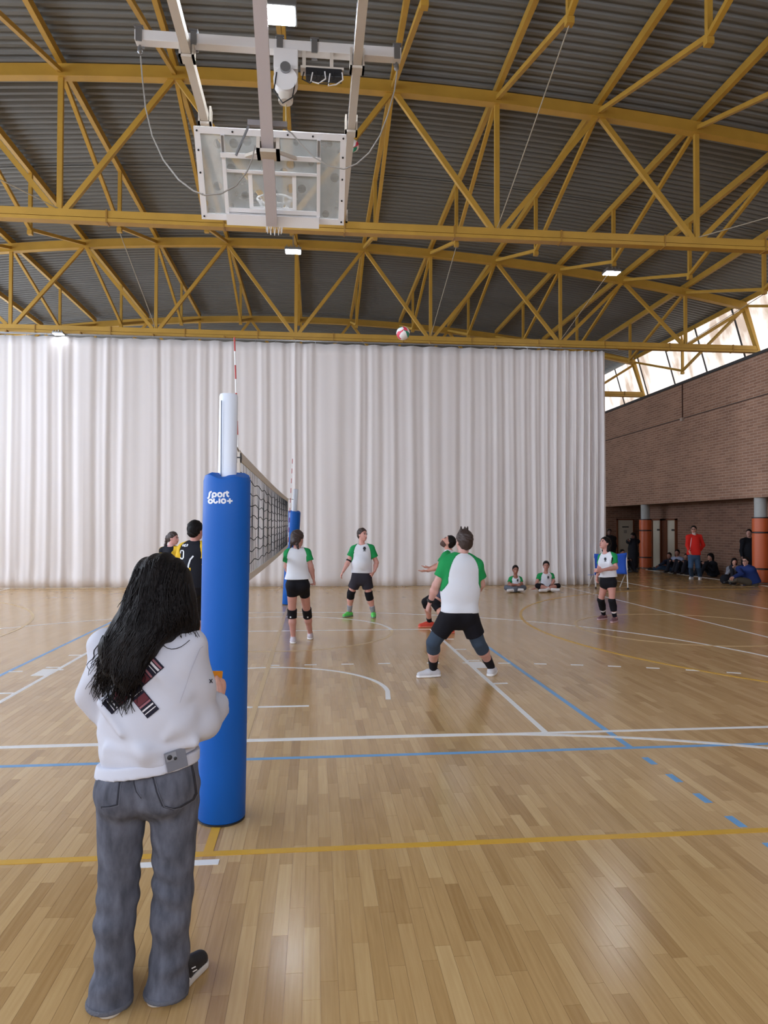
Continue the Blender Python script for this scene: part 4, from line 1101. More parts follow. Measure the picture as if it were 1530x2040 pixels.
def shoes(e, m=None, sole=None, L=.27, stripe=None):
    sc = e['sc']; s = sc*L/.27
    for S in 'AB':
        an, td = e['jt']['an'+S], e['jt']['td'+S]; g = np.array([an[0], an[1], 0.0]); u = np.array([0, 0, 1.0])
        h = g-td*.05*s; t = g+td*.175*s; mid = g+td*.06*s
        F = Fld(); F.cone(h+u*.045*s, mid+u*.046*s, .043*s, .047*s, .02); F.cone(mid+u*.046*s, t+u*.034*s, .047*s, .034*s, .02)
        F.cone(an+u*.005-td*.012*s, an-u*.04-td*.008*s, .043*s, .043*s, .02, ends=(1, 0)); F.clip(u*.014, -u)
        o = F.build('shoe', min(e['res'], .008), m, e['root'])
        Fld().cone(an+td*.035*s-u*.012, mid+td*.015*s+u*.078*s, .016*s, .013*s, .01).build('lace_panel', .006, stripe or M_DARK, o)
        Fld().cone(an-td*.012*s, an-td*.012*s+u*.012, .046*s, .045*s, 0, ends=(1, 1)).build('collar', .006, stripe or M_DARK, o)
        G = Fld(); G.cone(h+u*.016, mid+u*.016, .047*s, .051*s, .01); G.cone(mid+u*.016, t+u*.016, .051*s, .038*s, .01); G.clip(u*.001, -u); G.clip(u*.027, u); G.build('sole', min(e['res'], .008), sole, o)
def feet_seated(e, m=None):
    for S in 'AB':
        an, td = e['jt']['an'+S], e['jt']['td'+S]; sc = e['sc']
        F = Fld(); F.cone(an-td*.03*sc, an+td*.15*sc, .047*sc, .040*sc, .02); F.build('shoe', e['res'], m, e['root'])
def armband(e, S='A', t=.9, w=.05, m=None, name='wristband', seg='fore'):
    a, b = (e['jt']['el'+S], e['jt']['wr'+S]) if seg == 'fore' else (e['jt']['sh'+S], e['jt']['el'+S]); d = (b-a)
    r = (.042-.013*max(0, t-.35)/.65)*e['sc']*e['ms'] if seg == 'fore' else (.050-.01*t)*e['sc']*e['ms']
    Fld().cone(a+d*t-unit(d)*w/2, a+d*t+unit(d)*w/2, r+.008, r+.007, 0, ends=(1, 1)).build(name, .006, m, e['root'])
def crest(e, u=0, v=0, w=7, h=9):
    bvv = world_bvh(e['shirt']); q = []
    for dx, dy, ww_, hh in ((0, -h*.32, w*.7, h*.3), (0, 0, w, h*.35), (0, h*.33, w*.62, h*.3), (0, h*.62, w*.9, h*.12)):
        q.append([(u+dx-ww_/2, v+dy-hh/2), (u+dx+ww_/2, v+dy-hh/2), (u+dx+ww_/2, v+dy+hh/2), (u+dx-ww_/2, v+dy+hh/2)])
    decal('crest', bvv, q, M_CREST, e['shirt'], .006)
def glasses(e, m=None):
    hs, head, hu, lk, hr = e['hs'], e['head'], e['hu'], e['lk'], e['hr']
    mb = MB()
    for q in (-1, 1):
        c = head+hu*.008*hs+lk*.107*hs+hr*q*.034*hs
        mb.tube([c+hr*.027*hs*math.cos(a)+hu*.018*hs*math.sin(a) for a in np.linspace(0, 2*math.pi, 13)], .004, 5, False)
        mb.tube([c+hr*q*.027*hs, head+hu*.008*hs-lk*.005*hs+hr*q*.082*hs], .0035, 5)
    mb.tube([head+hu*.01*hs+lk*.112*hs-hr*.008*hs, head+hu*.01*hs+lk*.112*hs+hr*.008*hs], .0035, 5)
    mb.build('glasses', m, e['root'])
# ------------------------------------------------------------------ the people
M_SHW = mat('shoe_white', (226, 224, 226), .6); M_SOLEW = mat('sole_white', (238, 238, 240), .6); M_SHG = mat('shoe_green', (92, 214, 96), .5); M_SHR = mat('shoe_red', (214, 72, 54), .55)
M_SHM = mat('shoe_mauve', (116, 80, 88), .6); M_SHLG = mat('shoe_light', (204, 198, 208), .6); M_SHB = mat('shoe_black', (24, 26, 32), .5); M_SOCKG = cloth('grey_sock', (150, 152, 162)); M_SOCKW = cloth('white_sock', (226, 222, 222))
M_CHAR = cloth('charcoal_shorts', (50, 48, 58)); M_NAVYG = cloth('slate_shorts', (66, 72, 92)); M_SLATE = cloth('slate_sleeve', (58, 72, 90)); M_GREYP = cloth('grey_trousers', (98, 104, 116))
PLAY = 'players and reserves in white and green shirts'
TEE = lambda **k: (shirt, dict(body=M_TEE, sleeve=M_GRN, **k))

girl = person(dict(label='woman seen from behind in white shirt with green sleeves, right of the net', group=PLAY, Y=4.9, face=(.08, 1), look=(.62, .78, .0), head=(593, 1073), neck=(592, 1093), pel=(593, 1161),
    shA=(574, 1103), shB=(611, 1101), elA=(571, 1128, .06), wrA=(578, 1148, .2), elB=(619, 1128, -.02), wrB=(624, 1151, .04), hpA=(582, 1168), hpB=(605, 1168), knA=(582, 1222), knB=(612, 1221), ftA=(584, 1281), toA=(584, 1262), ftB=(618, 1273), toB=(622, 1256),
    s=.97, m=.98, hip=.165, waist=.122, chest=.142, glute=.098, res=.007, hair='low', hairm=M_HAIRB, hthick=.016, skin=(200, 148, 138), hands={'B': {'curl': .7}},
    wear=[TEE(hem=.055, loose=.016, sl=.6, seed=11), (shorts, dict(m=M_BLK, leg=.34, loose=.008, slim=True, top=.12, fold=0)), (legband, dict(m=M_KNEE, a=-.16, b=.20)), (shoes, dict(m=M_SHLG, sole=M_SOLEW, L=.25, stripe=M_SHLG))]))
bk = world_bvh(*[o for o in girl['legband']])
for u in (579, 613): decal('kneepad_dot', bk, [[(u-1.3, 1228), (u+1.3, 1228), (u+1.3, 1231), (u-1.3, 1231)]], M_LOGO, girl['legband'][0], .004)

man2 = person(dict(label='man facing the viewer in white and green shirt, wearing bright green shoes', group=PLAY, Y=7.66, face=(-.12, -1), look=(.66, -.74, .02), head=(722, 1065), neck=(721, 1085), pel=(720, 1146),
    shA=(705, 1094), shB=(739, 1092), elA=(695, 1117, .0), wrA=(684, 1138, -.06), elB=(750, 1121, .02), wrB=(746, 1138, -.10), hpA=(712, 1150), hpB=(729, 1150), knA=(699, 1182), knB=(735, 1185), ftA=(696, 1228), toA=(676, 1232), ftB=(744, 1229), toB=(744, 1235),
    s=.97, m=1.08, hip=.15, waist=.142, chest=.152, res=.009, hair='short', hairm=M_HAIRB, skin=(214, 158, 146), hands={'A': {'curl': .3}, 'B': {'d': (-.5, -.2, -.8), 'curl': 1.0}},
    wear=[TEE(hem=.045, loose=.018, belly=.03, seed=12), (shorts, dict(m=M_CHAR, leg=.62, loose=.022, top=.1)), (legband, dict(m=M_KNEE, a=-.2, b=.24)), (legband, dict(m=M_SOCKG, name='sock', a=.62, b=.93, off=.006)),
          (shoes, dict(m=M_SHG, sole=mat('sole_grey', (120, 150, 130), .6), L=.27)), (armband, dict(S='A', t=.02, w=.03, m=M_BLK, name='elbow_band')), (crest, dict(u=726, v=1093, w=6, h=8))]))

big = person(dict(label='broad man seen from behind in wide stance, white and green shirt, slate knee sleeves', group=PLAY, Y=2.35, face=(-.1, 1), look=(-.32, .93, .16), head=(924, 1078), neck=(920, 1106), pel=(915, 1219),
    shA=(890, 1124, .0), shB=(950, 1126, .0), elA=(869, 1166, .02), wrA=(857, 1199, .12), elB=(958, 1164, .08), wrB=(942, 1186, .24), hpA=(898, 1226), hpB=(932, 1226), knA=(863, 1280, .06), knB=(953, 1280, .06), ftA=(863, 1348), toA=(836, 1350), ftB=(979, 1345), toB=(990, 1335),
    s=1.03, m=1.1, hip=.142, waist=.15, chest=.166, glute=.085, res=.007, hair='quiff', hairm=M_HAIRB, skin=(206, 158, 148), hands={'A': {'curl': .3, 't': (0, 1, 0)}},
    wear=[TEE(hem=-.0, loose=.026, seed=13), (shorts, dict(m=M_BLK, leg=.70, loose=.022, top=.1)), (legband, dict(m=M_SLATE, name='knee_sleeve', a=-.36, b=.30)), (legband, dict(m=M_BLK, name='sock', a=.62, b=.97, off=.006)),
          (shoes, dict(m=mat('shoe_grey', (206, 206, 212), .6), sole=M_SOLEW, L=.25)), (armband, dict(S='A', t=.9, w=.03, m=M_DARK, name='watch'))]))
bk = world_bvh(big['body'])
decal('tattoo', bk, [[(867, 1294), (872, 1294), (872, 1302), (868, 1302)], [(971, 1291), (975, 1291), (977, 1303), (972, 1303)]], mat('tattoo_ink', (108, 88, 96), .6), big['body'], .002)

redm = person(dict(label='crouching man in profile looking up, red shoes, arms reaching out', group=PLAY, Y=6.1, face=(-1, .12), look=(-.72, .08, .62), hup=(.62, 0, .76), head=(893, 1080), neck=(896, 1096), pel=(890, 1172),
    shA=(888, 1107, -.17), shB=(892, 1105, .17), elA=(872, 1130, -.2), wrA=(852, 1137, -.16), elB=(874, 1126, .2), wrB=(858, 1131, .12), hpA=(886, 1176, -.09), hpB=(889, 1176, .09), knA=(867, 1203, -.12), knB=(848, 1199, .16), ftA=(895, 1262), toA=(880, 1263), ftB=(856, 1249), toB=(837, 1250),
    s=.98, m=1.0, res=.009, hair='short', hairm=M_HAIRK, skin=(206, 150, 134), hands={'A': {'d': (-1, 0, -.05), 'n': (0, 0, 1), 't': (0, -1, 0), 'curl': .12}, 'B': {'d': (-1, 0, .1), 'n': (0, 0, 1), 't': (0, 1, 0), 'curl': .15}},
    wear=[TEE(hem=.03, seed=14), (shorts, dict(m=M_NAVYG, leg=.62, loose=.022, top=.1)), (legband, dict(m=M_KNEE, a=-.26, b=.22)), (legband, dict(m=M_BLK, name='sock', a=.78, b=.97, off=.006)), (shoes, dict(m=M_SHR, sole=mat('sole_red', (226, 120, 100), .6), L=.27))]))
hh = redm; hd_, hu_, lk_, hr_ = hh['head'], hh['hu'], hh['lk'], hh['hr']; B_ = Fld()
B_.ell(hd_-hu_*.032+lk_*.022, (hr_, lk_, hu_), (.067, .076, .085)); B_.ell(hd_-hu_*.092+lk_*.062, (hr_, lk_, hu_), (.030, .028, .026), .03)
B_.ell(hd_-hu_*.062+lk_*.104, (hr_, lk_, hu_), (.026, .02, .012), .006, 's'); B_.clip(hd_-hu_*.048+lk_*.05, hu_-lk_*.25); B_.clip(hd_-lk_*.005, -lk_)
B_.build('beard', .006, mat('beard', (84, 60, 54), .8), hh['root'])

girlR = person(dict(label='woman with dark ponytail standing near the curtain edge with hands in front', group=PLAY, Y=6.8, face=(-.66, -.75), look=(-.88, -.3, .26), head=(1205, 1082), neck=(1208, 1101), pel=(1211, 1156),
    shA=(1198, 1110, .11), shB=(1222, 1109, -.11), elA=(1194, 1131, .02), wrA=(1190, 1146, -.2), elB=(1227, 1131, -.16), wrB=(1199, 1136, -.34), hpA=(1205, 1162, .05), hpB=(1219, 1162, -.05), knA=(1197, 1195), knB=(1219, 1196), ftA=(1203, 1234), toA=(1188, 1236), ftB=(1225, 1239), toB=(1212, 1243),
    s=.94, m=.95, hip=.156, waist=.124, chest=.138, bust=True, res=.009, hair='longtail', hairm=M_HAIRK, hthick=.010, skin=(208, 152, 142), hands={'A': {'d': (-.2, -.1, -1), 'curl': .3}, 'B': {'d': (-1, -.3, 0), 'curl': .3}},
    wear=[TEE(hem=.06, loose=.018, seed=15), (shorts, dict(m=M_BLK, leg=.22, loose=.008, slim=True, top=.14, fold=0)), (legband, dict(m=M_KNEE, a=-.04, b=.62)), (legband, dict(m=M_SOCKW, name='sock_band', a=.66, b=.74, off=.004)), (legband, dict(m=M_BLK, name='sock', a=.73, b=.97, off=.006)),
          (shoes, dict(m=M_SHM, sole=mat('sole_pink', (206, 172, 178), .6), L=.25)), (armband, dict(S='A', t=.85, w=.025, m=M_DARK)), (crest, dict(u=1206, v=1114, w=5, h=7))]))
e = girlR; Fld().cone(e['neck']+e['rt']*-.02-e['fr']*.05+e['up']*.06, e['jt']['shB']+e['fr']*.03+e['up']*.03-e['rt']*.0, .018, .016, .01).cone(e['jt']['shB']+e['fr']*.03+e['up']*.03, e['jt']['shB']+e['fr']*.12-e['up']*.10, .016, .008, .01).build('hair_lock', .006, M_HAIRK, e['root'])

kid1 = person(dict(label='smaller boy sitting cross-legged by the curtain in grey trousers', group=PLAY, Y=12.6, seat=True, face=(-.05, -1), look=(-.1, -1, -.05), head=(1027, 1135), neck=(1027, 1148), pel=(1026, 1170, .08),
    shA=(1018, 1153, .04), shB=(1036, 1153, .04), elA=(1014, 1164, -.04), wrA=(1029, 1165, -.18), elB=(1040, 1164, -.04), wrB=(1024, 1166, -.18), hpA=(1021, 1171, .04), hpB=(1031, 1171, .04), knA=(1009, 1171, -.16), knB=(1044, 1171, -.16), anA=(1031, 1175, -.34), anB=(1021, 1176, -.38), tdA=(1, -.2), tdB=(-1, -.2),
    s=.86, m=.95, res=.012, hair='short', hairm=M_HAIRK, hs=1.1, skin=(156, 104, 88), wear=[TEE(hem=-.02, seed=16), (trousers, dict(m=M_GREYP, top=.08)), (feet_seated, dict(m=M_SHW)), (crest, dict(u=1031, v=1156, w=3.5, h=5))]))
kid2 = person(dict(label='taller boy sitting cross-legged by the curtain in black shorts, hand on floor', group=PLAY, Y=12.6, seat=True, face=(.0, -1), look=(-.35, -1, .0), head=(1088, 1127), neck=(1087, 1141), pel=(1088, 1168, .08),
    shA=(1075, 1147, .04), shB=(1099, 1146, .04), elA=(1070, 1159, .0), wrA=(1067, 1171, -.06), elB=(1103, 1158, -.02), wrB=(1099, 1165, -.12), hpA=(1081, 1170, .04), hpB=(1095, 1170, .04), knA=(1071, 1167, -.2), knB=(1112, 1167, -.2), anA=(1102, 1175, -.38), anB=(1086, 1176, -.42), tdA=(1, -.2), tdB=(-1, -.2),
    s=.95, m=.95, res=.012, hair='short', hairm=M_HAIRK, hthick=.018, skin=(186, 132, 118), hands={'A': {'d': (-.8, -.3, -.25), 'n': (0, 0, -1), 't': (0, -1, 0), 'curl': .1}}, wear=[TEE(hem=-.02, seed=17), (shorts, dict(m=M_BLK, leg=.5, top=.1, loose=.02)), (legband, dict(m=M_KNEE, a=-.3, b=.2)), (legband, dict(m=M_SOCKW, name='sock', a=.7, b=1.0, off=.006)), (feet_seated, dict(m=M_SHW)), (crest, dict(u=1092, v=1150, w=4, h=5))]))

# the side in black and yellow, behind the near post
M_JBK = cloth('black_jersey', (24, 26, 36)); M_JYL = cloth('yellow_sleeve', (226, 186, 52)); OPP = 'players in black and yellow shirts'
bw = person(dict(label='woman in black and yellow shirt seen in profile left of the net', group=OPP, Y=7.6, face=(.55, .3), look=(.95, -.25, -.05), head=(345, 1072), neck=(340, 1088), pel=(338, 1160), shA=(324, 1097, .05), shB=(355, 1095, -.05), elA=(321, 1122), wrA=(325, 1144, -.08), elB=(360, 1120), wrB=(364, 1142, -.08),
    hpA=(330, 1164), hpB=(346, 1164), knA=(330, 1196), knB=(348, 1196), ftA=(330, 1232), toA=(338, 1230), ftB=(350, 1234), toB=(358, 1232), s=.95, m=.98, bust=True, res=.010, hair='ponytail', hairm=M_HAIRB, hthick=.009, skin=(212, 160, 156),
    wear=[(shirt, dict(body=M_JBK, sleeve=M_JYL, hem=.0, seed=21)), (shorts, dict(m=M_BLK, leg=.4)), (legband, dict(m=M_KNEE)), (shoes, dict(m=M_SHB, sole=M_SOLEW))]))
bmn = person(dict(label='dark-haired man in black and yellow shirt numbered 10, half behind the post', group=OPP, Y=3.9, face=(.45, .9), look=(.5, .85, .05), head=(390, 1057), neck=(389, 1080), pel=(385, 1160), shA=(366, 1092, .02), shB=(408, 1093, -.06), elA=(357, 1122, .1), wrA=(364, 1146, .22), elB=(405, 1124, -.08), wrB=(408, 1148, .0),
    hpA=(374, 1166), hpB=(396, 1166), knA=(372, 1215), knB=(400, 1216), ftA=(372, 1288), toA=(378, 1276), ftB=(402, 1290), toB=(412, 1278), s=1.03, m=1.05, res=.009, hair='short', hairm=M_HAIRK, hthick=.016, skin=(206, 150, 140),
    wear=[(shirt, dict(body=M_JBK, sleeve=M_JYL, hem=-.06, seed=22, loose=.024)), (shorts, dict(m=M_BLK, leg=.72, loose=.03)), (legband, dict(m=M_KNEE)), (shoes, dict(m=M_SHB, sole=M_SOLEW))]))
bk = world_bvh(bmn['shirt'])
def zb(pts): return [(300+a*.10292, 1020+b*.10292) for a, b in pts]
for nm, st in (('number_one', [[(534, 745), (548, 745), (548, 880)]]), ('number_zero', [[(590, 745), (632, 745), (645, 770), (640, 880), (620, 910), (592, 900), (582, 860), (584, 770), (590, 745)]])):
    decal(nm, bk, sum([stroke_quads(zb(s_), 2.2, 1.0) for s_ in st], []), M_LOGO, bmn['shirt'], .005)
for st in ([(575, 665), (590, 625)], [(598, 668), (604, 625), (630, 668), (636, 625)], [(652, 668), (650, 640), (690, 628)], [(655, 650), (685, 645)], [(655, 670), (690, 665)], [(705, 672), (708, 630), (728, 630), (720, 650), (708, 652)]):
    decal('name_stroke', bk, stroke_quads(zb(st), 1.3, 1.0), M_LOGO, bmn['shirt'], .005)
decal('white_piping', bk, stroke_quads(zb([(830, 850), (770, 920), (738, 1020), (715, 1170)]), 3.0, 1.5), M_LOGO, bmn['shirt'], .005)
decal('yellow_stripe', bk, stroke_quads(zb([(762, 1080), (755, 1180), (738, 1240)]), 3.6, 1.5), M_JYL, bmn['shirt'], .006)
decal('yellow_stripe', world_bvh(bmn['shorts']), stroke_quads(zb([(735, 1235), (745, 1350), (765, 1500)]), 4.0, 1.5), M_JYL, bmn['shorts'], .006)

# ------------------------------------------------------------------ onlookers at the brick wall
WATCH = 'onlookers at the brick wall'
M_REDJ = cloth('red_jacket', (214, 44, 36), bump=.5, bscale=7, stretch=(.3, .3, 3)); M_JEAN = cloth('blue_jeans', (58, 82, 112), var=.3, vscale=7); M_COAT = cloth('dark_coat', (22, 24, 32)); M_NAVYJ = cloth('navy_jacket', (34, 52, 108)); M_NAVYD = cloth('navy_sweater', (28, 36, 58))
M_GREYH = cloth('grey_hoodie', (136, 138, 148)); M_KHAKI = cloth('khaki_trousers', (96, 90, 80)); M_BWS = cloth('blue_white_sweater', (150, 156, 182), var=.35, vscale=4); M_DKT = cloth('dark_trousers', (32, 34, 44))
def jacket(m, **k): return (shirt, dict(body=m, raglan=False, arml=.95, loose=k.pop('loose', .026), name='jacket', slr=.064, **k))
def standing(u, v, Y, **k):
    """an upright figure: u, v is the pixel of the head centre"""
    p = 1401.4/((Y-_cp[1])*1.0); s_ = k.pop('s', 1.0); X = lambda du, dz: (u+du*p*s_, v-dz*p*s_)
    f0 = on_y(u, v, Y)
    sp = dict(Y=Y, head=(u, v), neck=X(0, -.155), pel=X(0, -.72), shA=X(-.18, -.235), shB=X(.18, -.235), elA=(*X(-.23, -.52), .03), elB=(*X(.23, -.52), .03), wrA=(*X(-.20, -.72), -.08), wrB=(*X(.20, -.72), -.08), hpA=X(-.085, -.76), hpB=X(.085, -.76), knA=(*X(-.10, -1.18), 0), knB=(*X(.10, -1.18), 0), anA=(*X(-.11, -1.56), .02), anB=(*X(.11, -1.56), .02), tdA=(-.3, -1), tdB=(.3, -1), s=s_, res=.014, features=False, face=(0, -1))
    sp.update(k); return sp
redj = person(dict(label='bespectacled man standing in a red jacket and jeans', group=WATCH, Y=15.8, face=(-.35, -.9), look=(-.6, -.75, .02), head=(1382, 1055), neck=(1382, 1065), pel=(1382, 1104), shA=(1371, 1070), shB=(1394, 1069), elA=(1369, 1086, .0), wrA=(1373, 1098, -.12), elB=(1401, 1086, .06), wrB=(1394, 1097, .16), hpA=(1377, 1107), hpB=(1388, 1107), knA=(1376, 1129, 0), knB=(1390, 1129, 0), ftA=(1378, 1153), toA=(1368, 1155), ftB=(1395, 1154), toB=(1389, 1157),
    s=1.0, m=1.02, res=.011, hair='short', hairm=M_HAIRK, skin=(196, 148, 130), wear=[jacket(M_REDJ, hem=-.02, seed=31), (trousers, dict(m=M_JEAN, name='jeans')), (shoes, dict(m=M_SHW, sole=M_SOLEW)), (glasses, dict(m=M_DARK))]))
zl = world_bvh(redj['shirt']); decal('zip_line', zl, stroke_quads([(1377.5, 1071), (1376, 1085), (1374, 1096)], .7, 1.0), M_LOGO, redj['shirt'], .008)
Fld().cone(redj['neck']-redj['up']*.02+redj['fr']*.03, redj['neck']+redj['up']*.05+redj['fr']*.025, .056, .05, .01).build('scarf', .008, cloth('pale_scarf', (206, 198, 194)), redj['root'])
person(standing(1492, 1062, 15.65, label='person in a dark coat standing half hidden by the padded column', group=WATCH, face=(-.6, -.8), look=(-.7, -.7, 0), skin=(190, 146, 134), hair='short', hairm=M_HAIRK, wear=[jacket(M_COAT, hem=-.25, seed=32, loose=.05), (trousers, dict(m=M_DKT)), (shoes, dict(m=M_SHB, sole=M_SHB))]))
pc = person(standing(1261, 1067, 21.2, label='person in a long black coat holding up a phone beside the padded column', group=WATCH, face=(-1, -.1), look=(-.9, -.2, -.3), s=.95, wrA=(1254, 1078, -.1), elA=(1260, 1086, -.05), elB=(1262, 1086, .1), wrB=(1255, 1079, .1), skin=(120, 86, 78), hair='longtail', hairm=M_HAIRK, wear=[jacket(M_COAT, hem=-.5, seed=33, loose=.06), (trousers, dict(m=M_COAT)), (shoes, dict(m=M_SHB, sole=M_SHB))]))
ph = on_y(1252.5, 1077, 21.1); tag(MB().bar(ph+np.array([-.04, 0, 0]), ph+np.array([.06, 0, .05]), .015, .06).build('mobile_phone', mat('phone_pale', (190, 196, 200), .4), None), 'small pale phone held by the person in the long black coat', 'phone')  # plain pale grey phone body
person(standing(1214, 1060, 22.6, label='dark figure standing in the passage right at the curtain edge', group=WATCH, face=(-.3, -1), skin=(110, 84, 78), hair='short', hairm=M_HAIRK, s=1.05, wear=[jacket(M_COAT, hem=-.2, seed=34, loose=.06), (trousers, dict(m=M_COAT)), (shoes, dict(m=M_SHB, sole=M_SHB))]))
def sitting(u, v, Y, vf=None, dirn=(-.6, -.8), **k):
    """seated on the floor, knees up: u, v is the pixel of the head centre"""
    p = 1401.4/((Y-_cp[1])); s_ = k.pop('s', .95); h0 = on_y(u, v, Y); zt = h0[2]; dx, dy = unit(np.array(dirn))*1.0
    sd = np.array([-dy, dx]);
    def Q(f, side, z):
        q = np.array([h0[0]+dx*f+sd[0]*side, h0[1]+dy*f+sd[1]*side, z]); a = project(q); return (a[0], a[1], q[1]-Y)
    hn = zt-.155*s_
    A = 1 if sd[0] < 0 else -1
    sp = dict(Y=Y, head=(u, v), neck=Q(-.02, 0, hn), pel=Q(-.12, 0, .12), shA=Q(-.02, A*.18*s_, hn-.08), shB=Q(-.02, -A*.18*s_, hn-.08), elA=Q(.12, A*.24, hn-.28), elB=Q(.12, -A*.24, hn-.28), wrA=Q(.32, A*.12, .42), wrB=Q(.32, -A*.12, .42),
              hpA=Q(-.08, A*.09, .12), hpB=Q(-.08, -A*.09, .12), knA=Q(.30, A*.12, .46), knB=Q(.30, -A*.12, .46), anA=Q(.55, A*.12, .075), anB=Q(.55, -A*.12, .075), tdA=(dx, dy), tdB=(dx, dy), s=s_, res=.014, seat=True, features=False, face=(dx, dy), look=(dx, dy, 0), hair='short', hairm=M_HAIRK, skin=(150, 108, 94))
    sp.update(k); return sp
person(sitting(1333, 1107, 19.4, label='man in a navy sweater sitting with legs stretched out along the wall', group=WATCH, dirn=(-.45, -.35), s=.95, pel=(1341, 1133, .05), hpA=(1336, 1134, .0), hpB=(1338, 1134, .15), knA=(1318, 1131, .1), knB=(1320, 1130, .3), anA=(1300, 1134, .3), anB=(1303, 1133, .5), tdA=(-.8, .6), tdB=(-.8, .6), elA=(1322, 1122, -.1), wrA=(1312, 1127, 0), elB=(1341, 1124, .2), wrB=(1338, 1130, .1), wear=[jacket(M_NAVYD, hem=-.02, seed=41), (trousers, dict(m=M_JEAN)), (feet_seated, dict(m=M_SHB))]))
person(sitting(1349, 1101, 18.9, label='person in a blue and white sweatshirt sitting at the wall', group=WATCH, dirn=(-.7, -.5), wear=[jacket(M_BWS, hem=0, seed=42), (trousers, dict(m=M_DKT)), (feet_seated, dict(m=M_SHB))]))
person(sitting(1367, 1109, 18.2, label='person in dark clothes sitting behind the man in red', group=WATCH, dirn=(-.7, -.5), s=.88, wear=[jacket(M_COAT, hem=0, seed=43), (trousers, dict(m=M_DKT)), (feet_seated, dict(m=M_SHB))]))
person(sitting(1415, 1110, 17.2, label='long-haired woman in black sitting against the brick wall', group=WATCH, dirn=(-.8, -.2), hair='longtail', hthick=.03, skin=(170, 124, 106), wear=[jacket(M_COAT, hem=-.05, seed=44, loose=.05), (trousers, dict(m=M_COAT)), (feet_seated, dict(m=M_SHB))]))
person(sitting(1463, 1119, 15.2, label='person in a grey hoodie sitting by the wall', group=WATCH, dirn=(-.4, -.9), s=.86, hair='longtail', hthick=.02, skin=(190, 140, 122), wear=[jacket(M_GREYH, hem=0, seed=45), (trousers, dict(m=M_DKT)), (feet_seated, dict(m=M_SHW))]))
nv = person(sitting(1485, 1118, 13.9, label='bespectacled man in a navy jacket sitting cross-legged beside the padded column', group=WATCH, dirn=(-.85, -.5), s=1.0, m=1.15, skin=(206, 158, 142), features=True, pel=(1497, 1158, 0), hpA=(1490, 1159, -.08), hpB=(1496, 1158, .1), knA=(1465, 1154, -.2), knB=(1470, 1150, .2), anA=(1452, 1160, -.05), anB=(1462, 1162, -.1), tdA=(-1, -.2), tdB=(-1, -.4), elA=(1477, 1143, -.2), wrA=(1460, 1151, -.25), elB=(1480, 1141, .15), wrB=(1463, 1149, .0), res=.012,
    wear=[jacket(M_NAVYJ, hem=-.06, seed=46, loose=.05), (trousers, dict(m=M_KHAKI)), (feet_seated, dict(m=M_SHB)), (glasses, dict(m=M_DARK))]))
person(sitting(1240, 1101, 19.6, label='dark-haired person sitting behind the blue folding bench', group=WATCH, dirn=(.2, -1), s=1.0, wear=[jacket(M_COAT, hem=0, seed=47), (trousers, dict(m=M_DKT)), (feet_seated, dict(m=M_SHB))]))
q = on_floor(1435, 1157); q = np.array([13.75, 16.2, 0]); tag(MB().lathe(q, [(.035, 0), (.04, .01), (.04, .2), (.016, .26), (.016, .3)], 14).build('water_bottle', mat('bottle_green', (60, 70, 56), .25), None, smooth=True), 'slim dark bottle standing at the brick wall', 'bottle')
q = on_floor(1446, 1163); bgf = Fld(); bgf.ell(q+np.array([0, 0, .13]), ((1, 0, 0), (0, 1, 0), (0, 0, 1)), (.17, .13, .15)); bgf.cone(q+np.array([-.1, 0, .24]), q+np.array([.1, 0, .24]), .02, .02, .03); bgf.clip((0, 0, .001), (0, 0, -1)); o = bgf.build('sports_bag', .014, M_COAT, None); tag(o, 'black bag on the floor before the grey hoodie', 'bag')
# ------------------------------------------------------------------ the woman in front with the score clipboard
M_HOOD = cloth('white_sweatshirt', (196, 198, 210), bump=.3, bscale=10)
M_DENIM = mat('grey_denim', (90, 93, 105), .85, bump=.35, bscale=300, var=.45, vscale=14, stretch=(2.2, 2.2, .8), spec=.2)
M_SEAM = mat('denim_seam', (44, 46, 56), .9); M_SEAML = mat('denim_stitch', (104, 106, 118), .9)
fw = person(dict(label='long-haired woman in white sweatshirt and grey jeans standing behind the near post', Y=-2.6, face=(.22, 1), look=(.3, .93, -.12), head=(322, 1168), neck=(318, 1240), pel=(296, 1556),
    shA=(218, 1298, .02), shB=(372, 1296, -.02), elA=(194, 1396, .06), wrA=(226, 1408, .30), elB=(396, 1432, .02), wrB=(437, 1399, .17), hpA=(244, 1572), hpB=(348, 1568), knA=(236, 1778, .03), knB=(345, 1775, .03), ftA=(224, 1998), tdA=(-.1, 1), toA=(224, 1950), ftB=(336, 1978), toB=(398, 1928),
    s=.95, m=.98, hip=.16, p0=.05, waist=.135, chest=.148, glute=.08, res=.007, features=True, hair='long', hairm=M_HAIRK, hthick=.014, skin=(214, 160, 140), hands={'B': {'d': (.0, .85, .5), 'n': (-1, .2, .2), 't': (-.2, -.2, 1), 'curl': .75}, 'A': {'d': (.5, .8, .1), 'curl': .6}},
    wear=[(trousers, dict(m=M_DENIM, name='jeans', loose=.012, flare=.018, top=.1, fold=.0, to=1.0))]))
E_ = fw; up, fr, rt, pel = E_['up'], E_['fr'], E_['rt'], E_['pel']
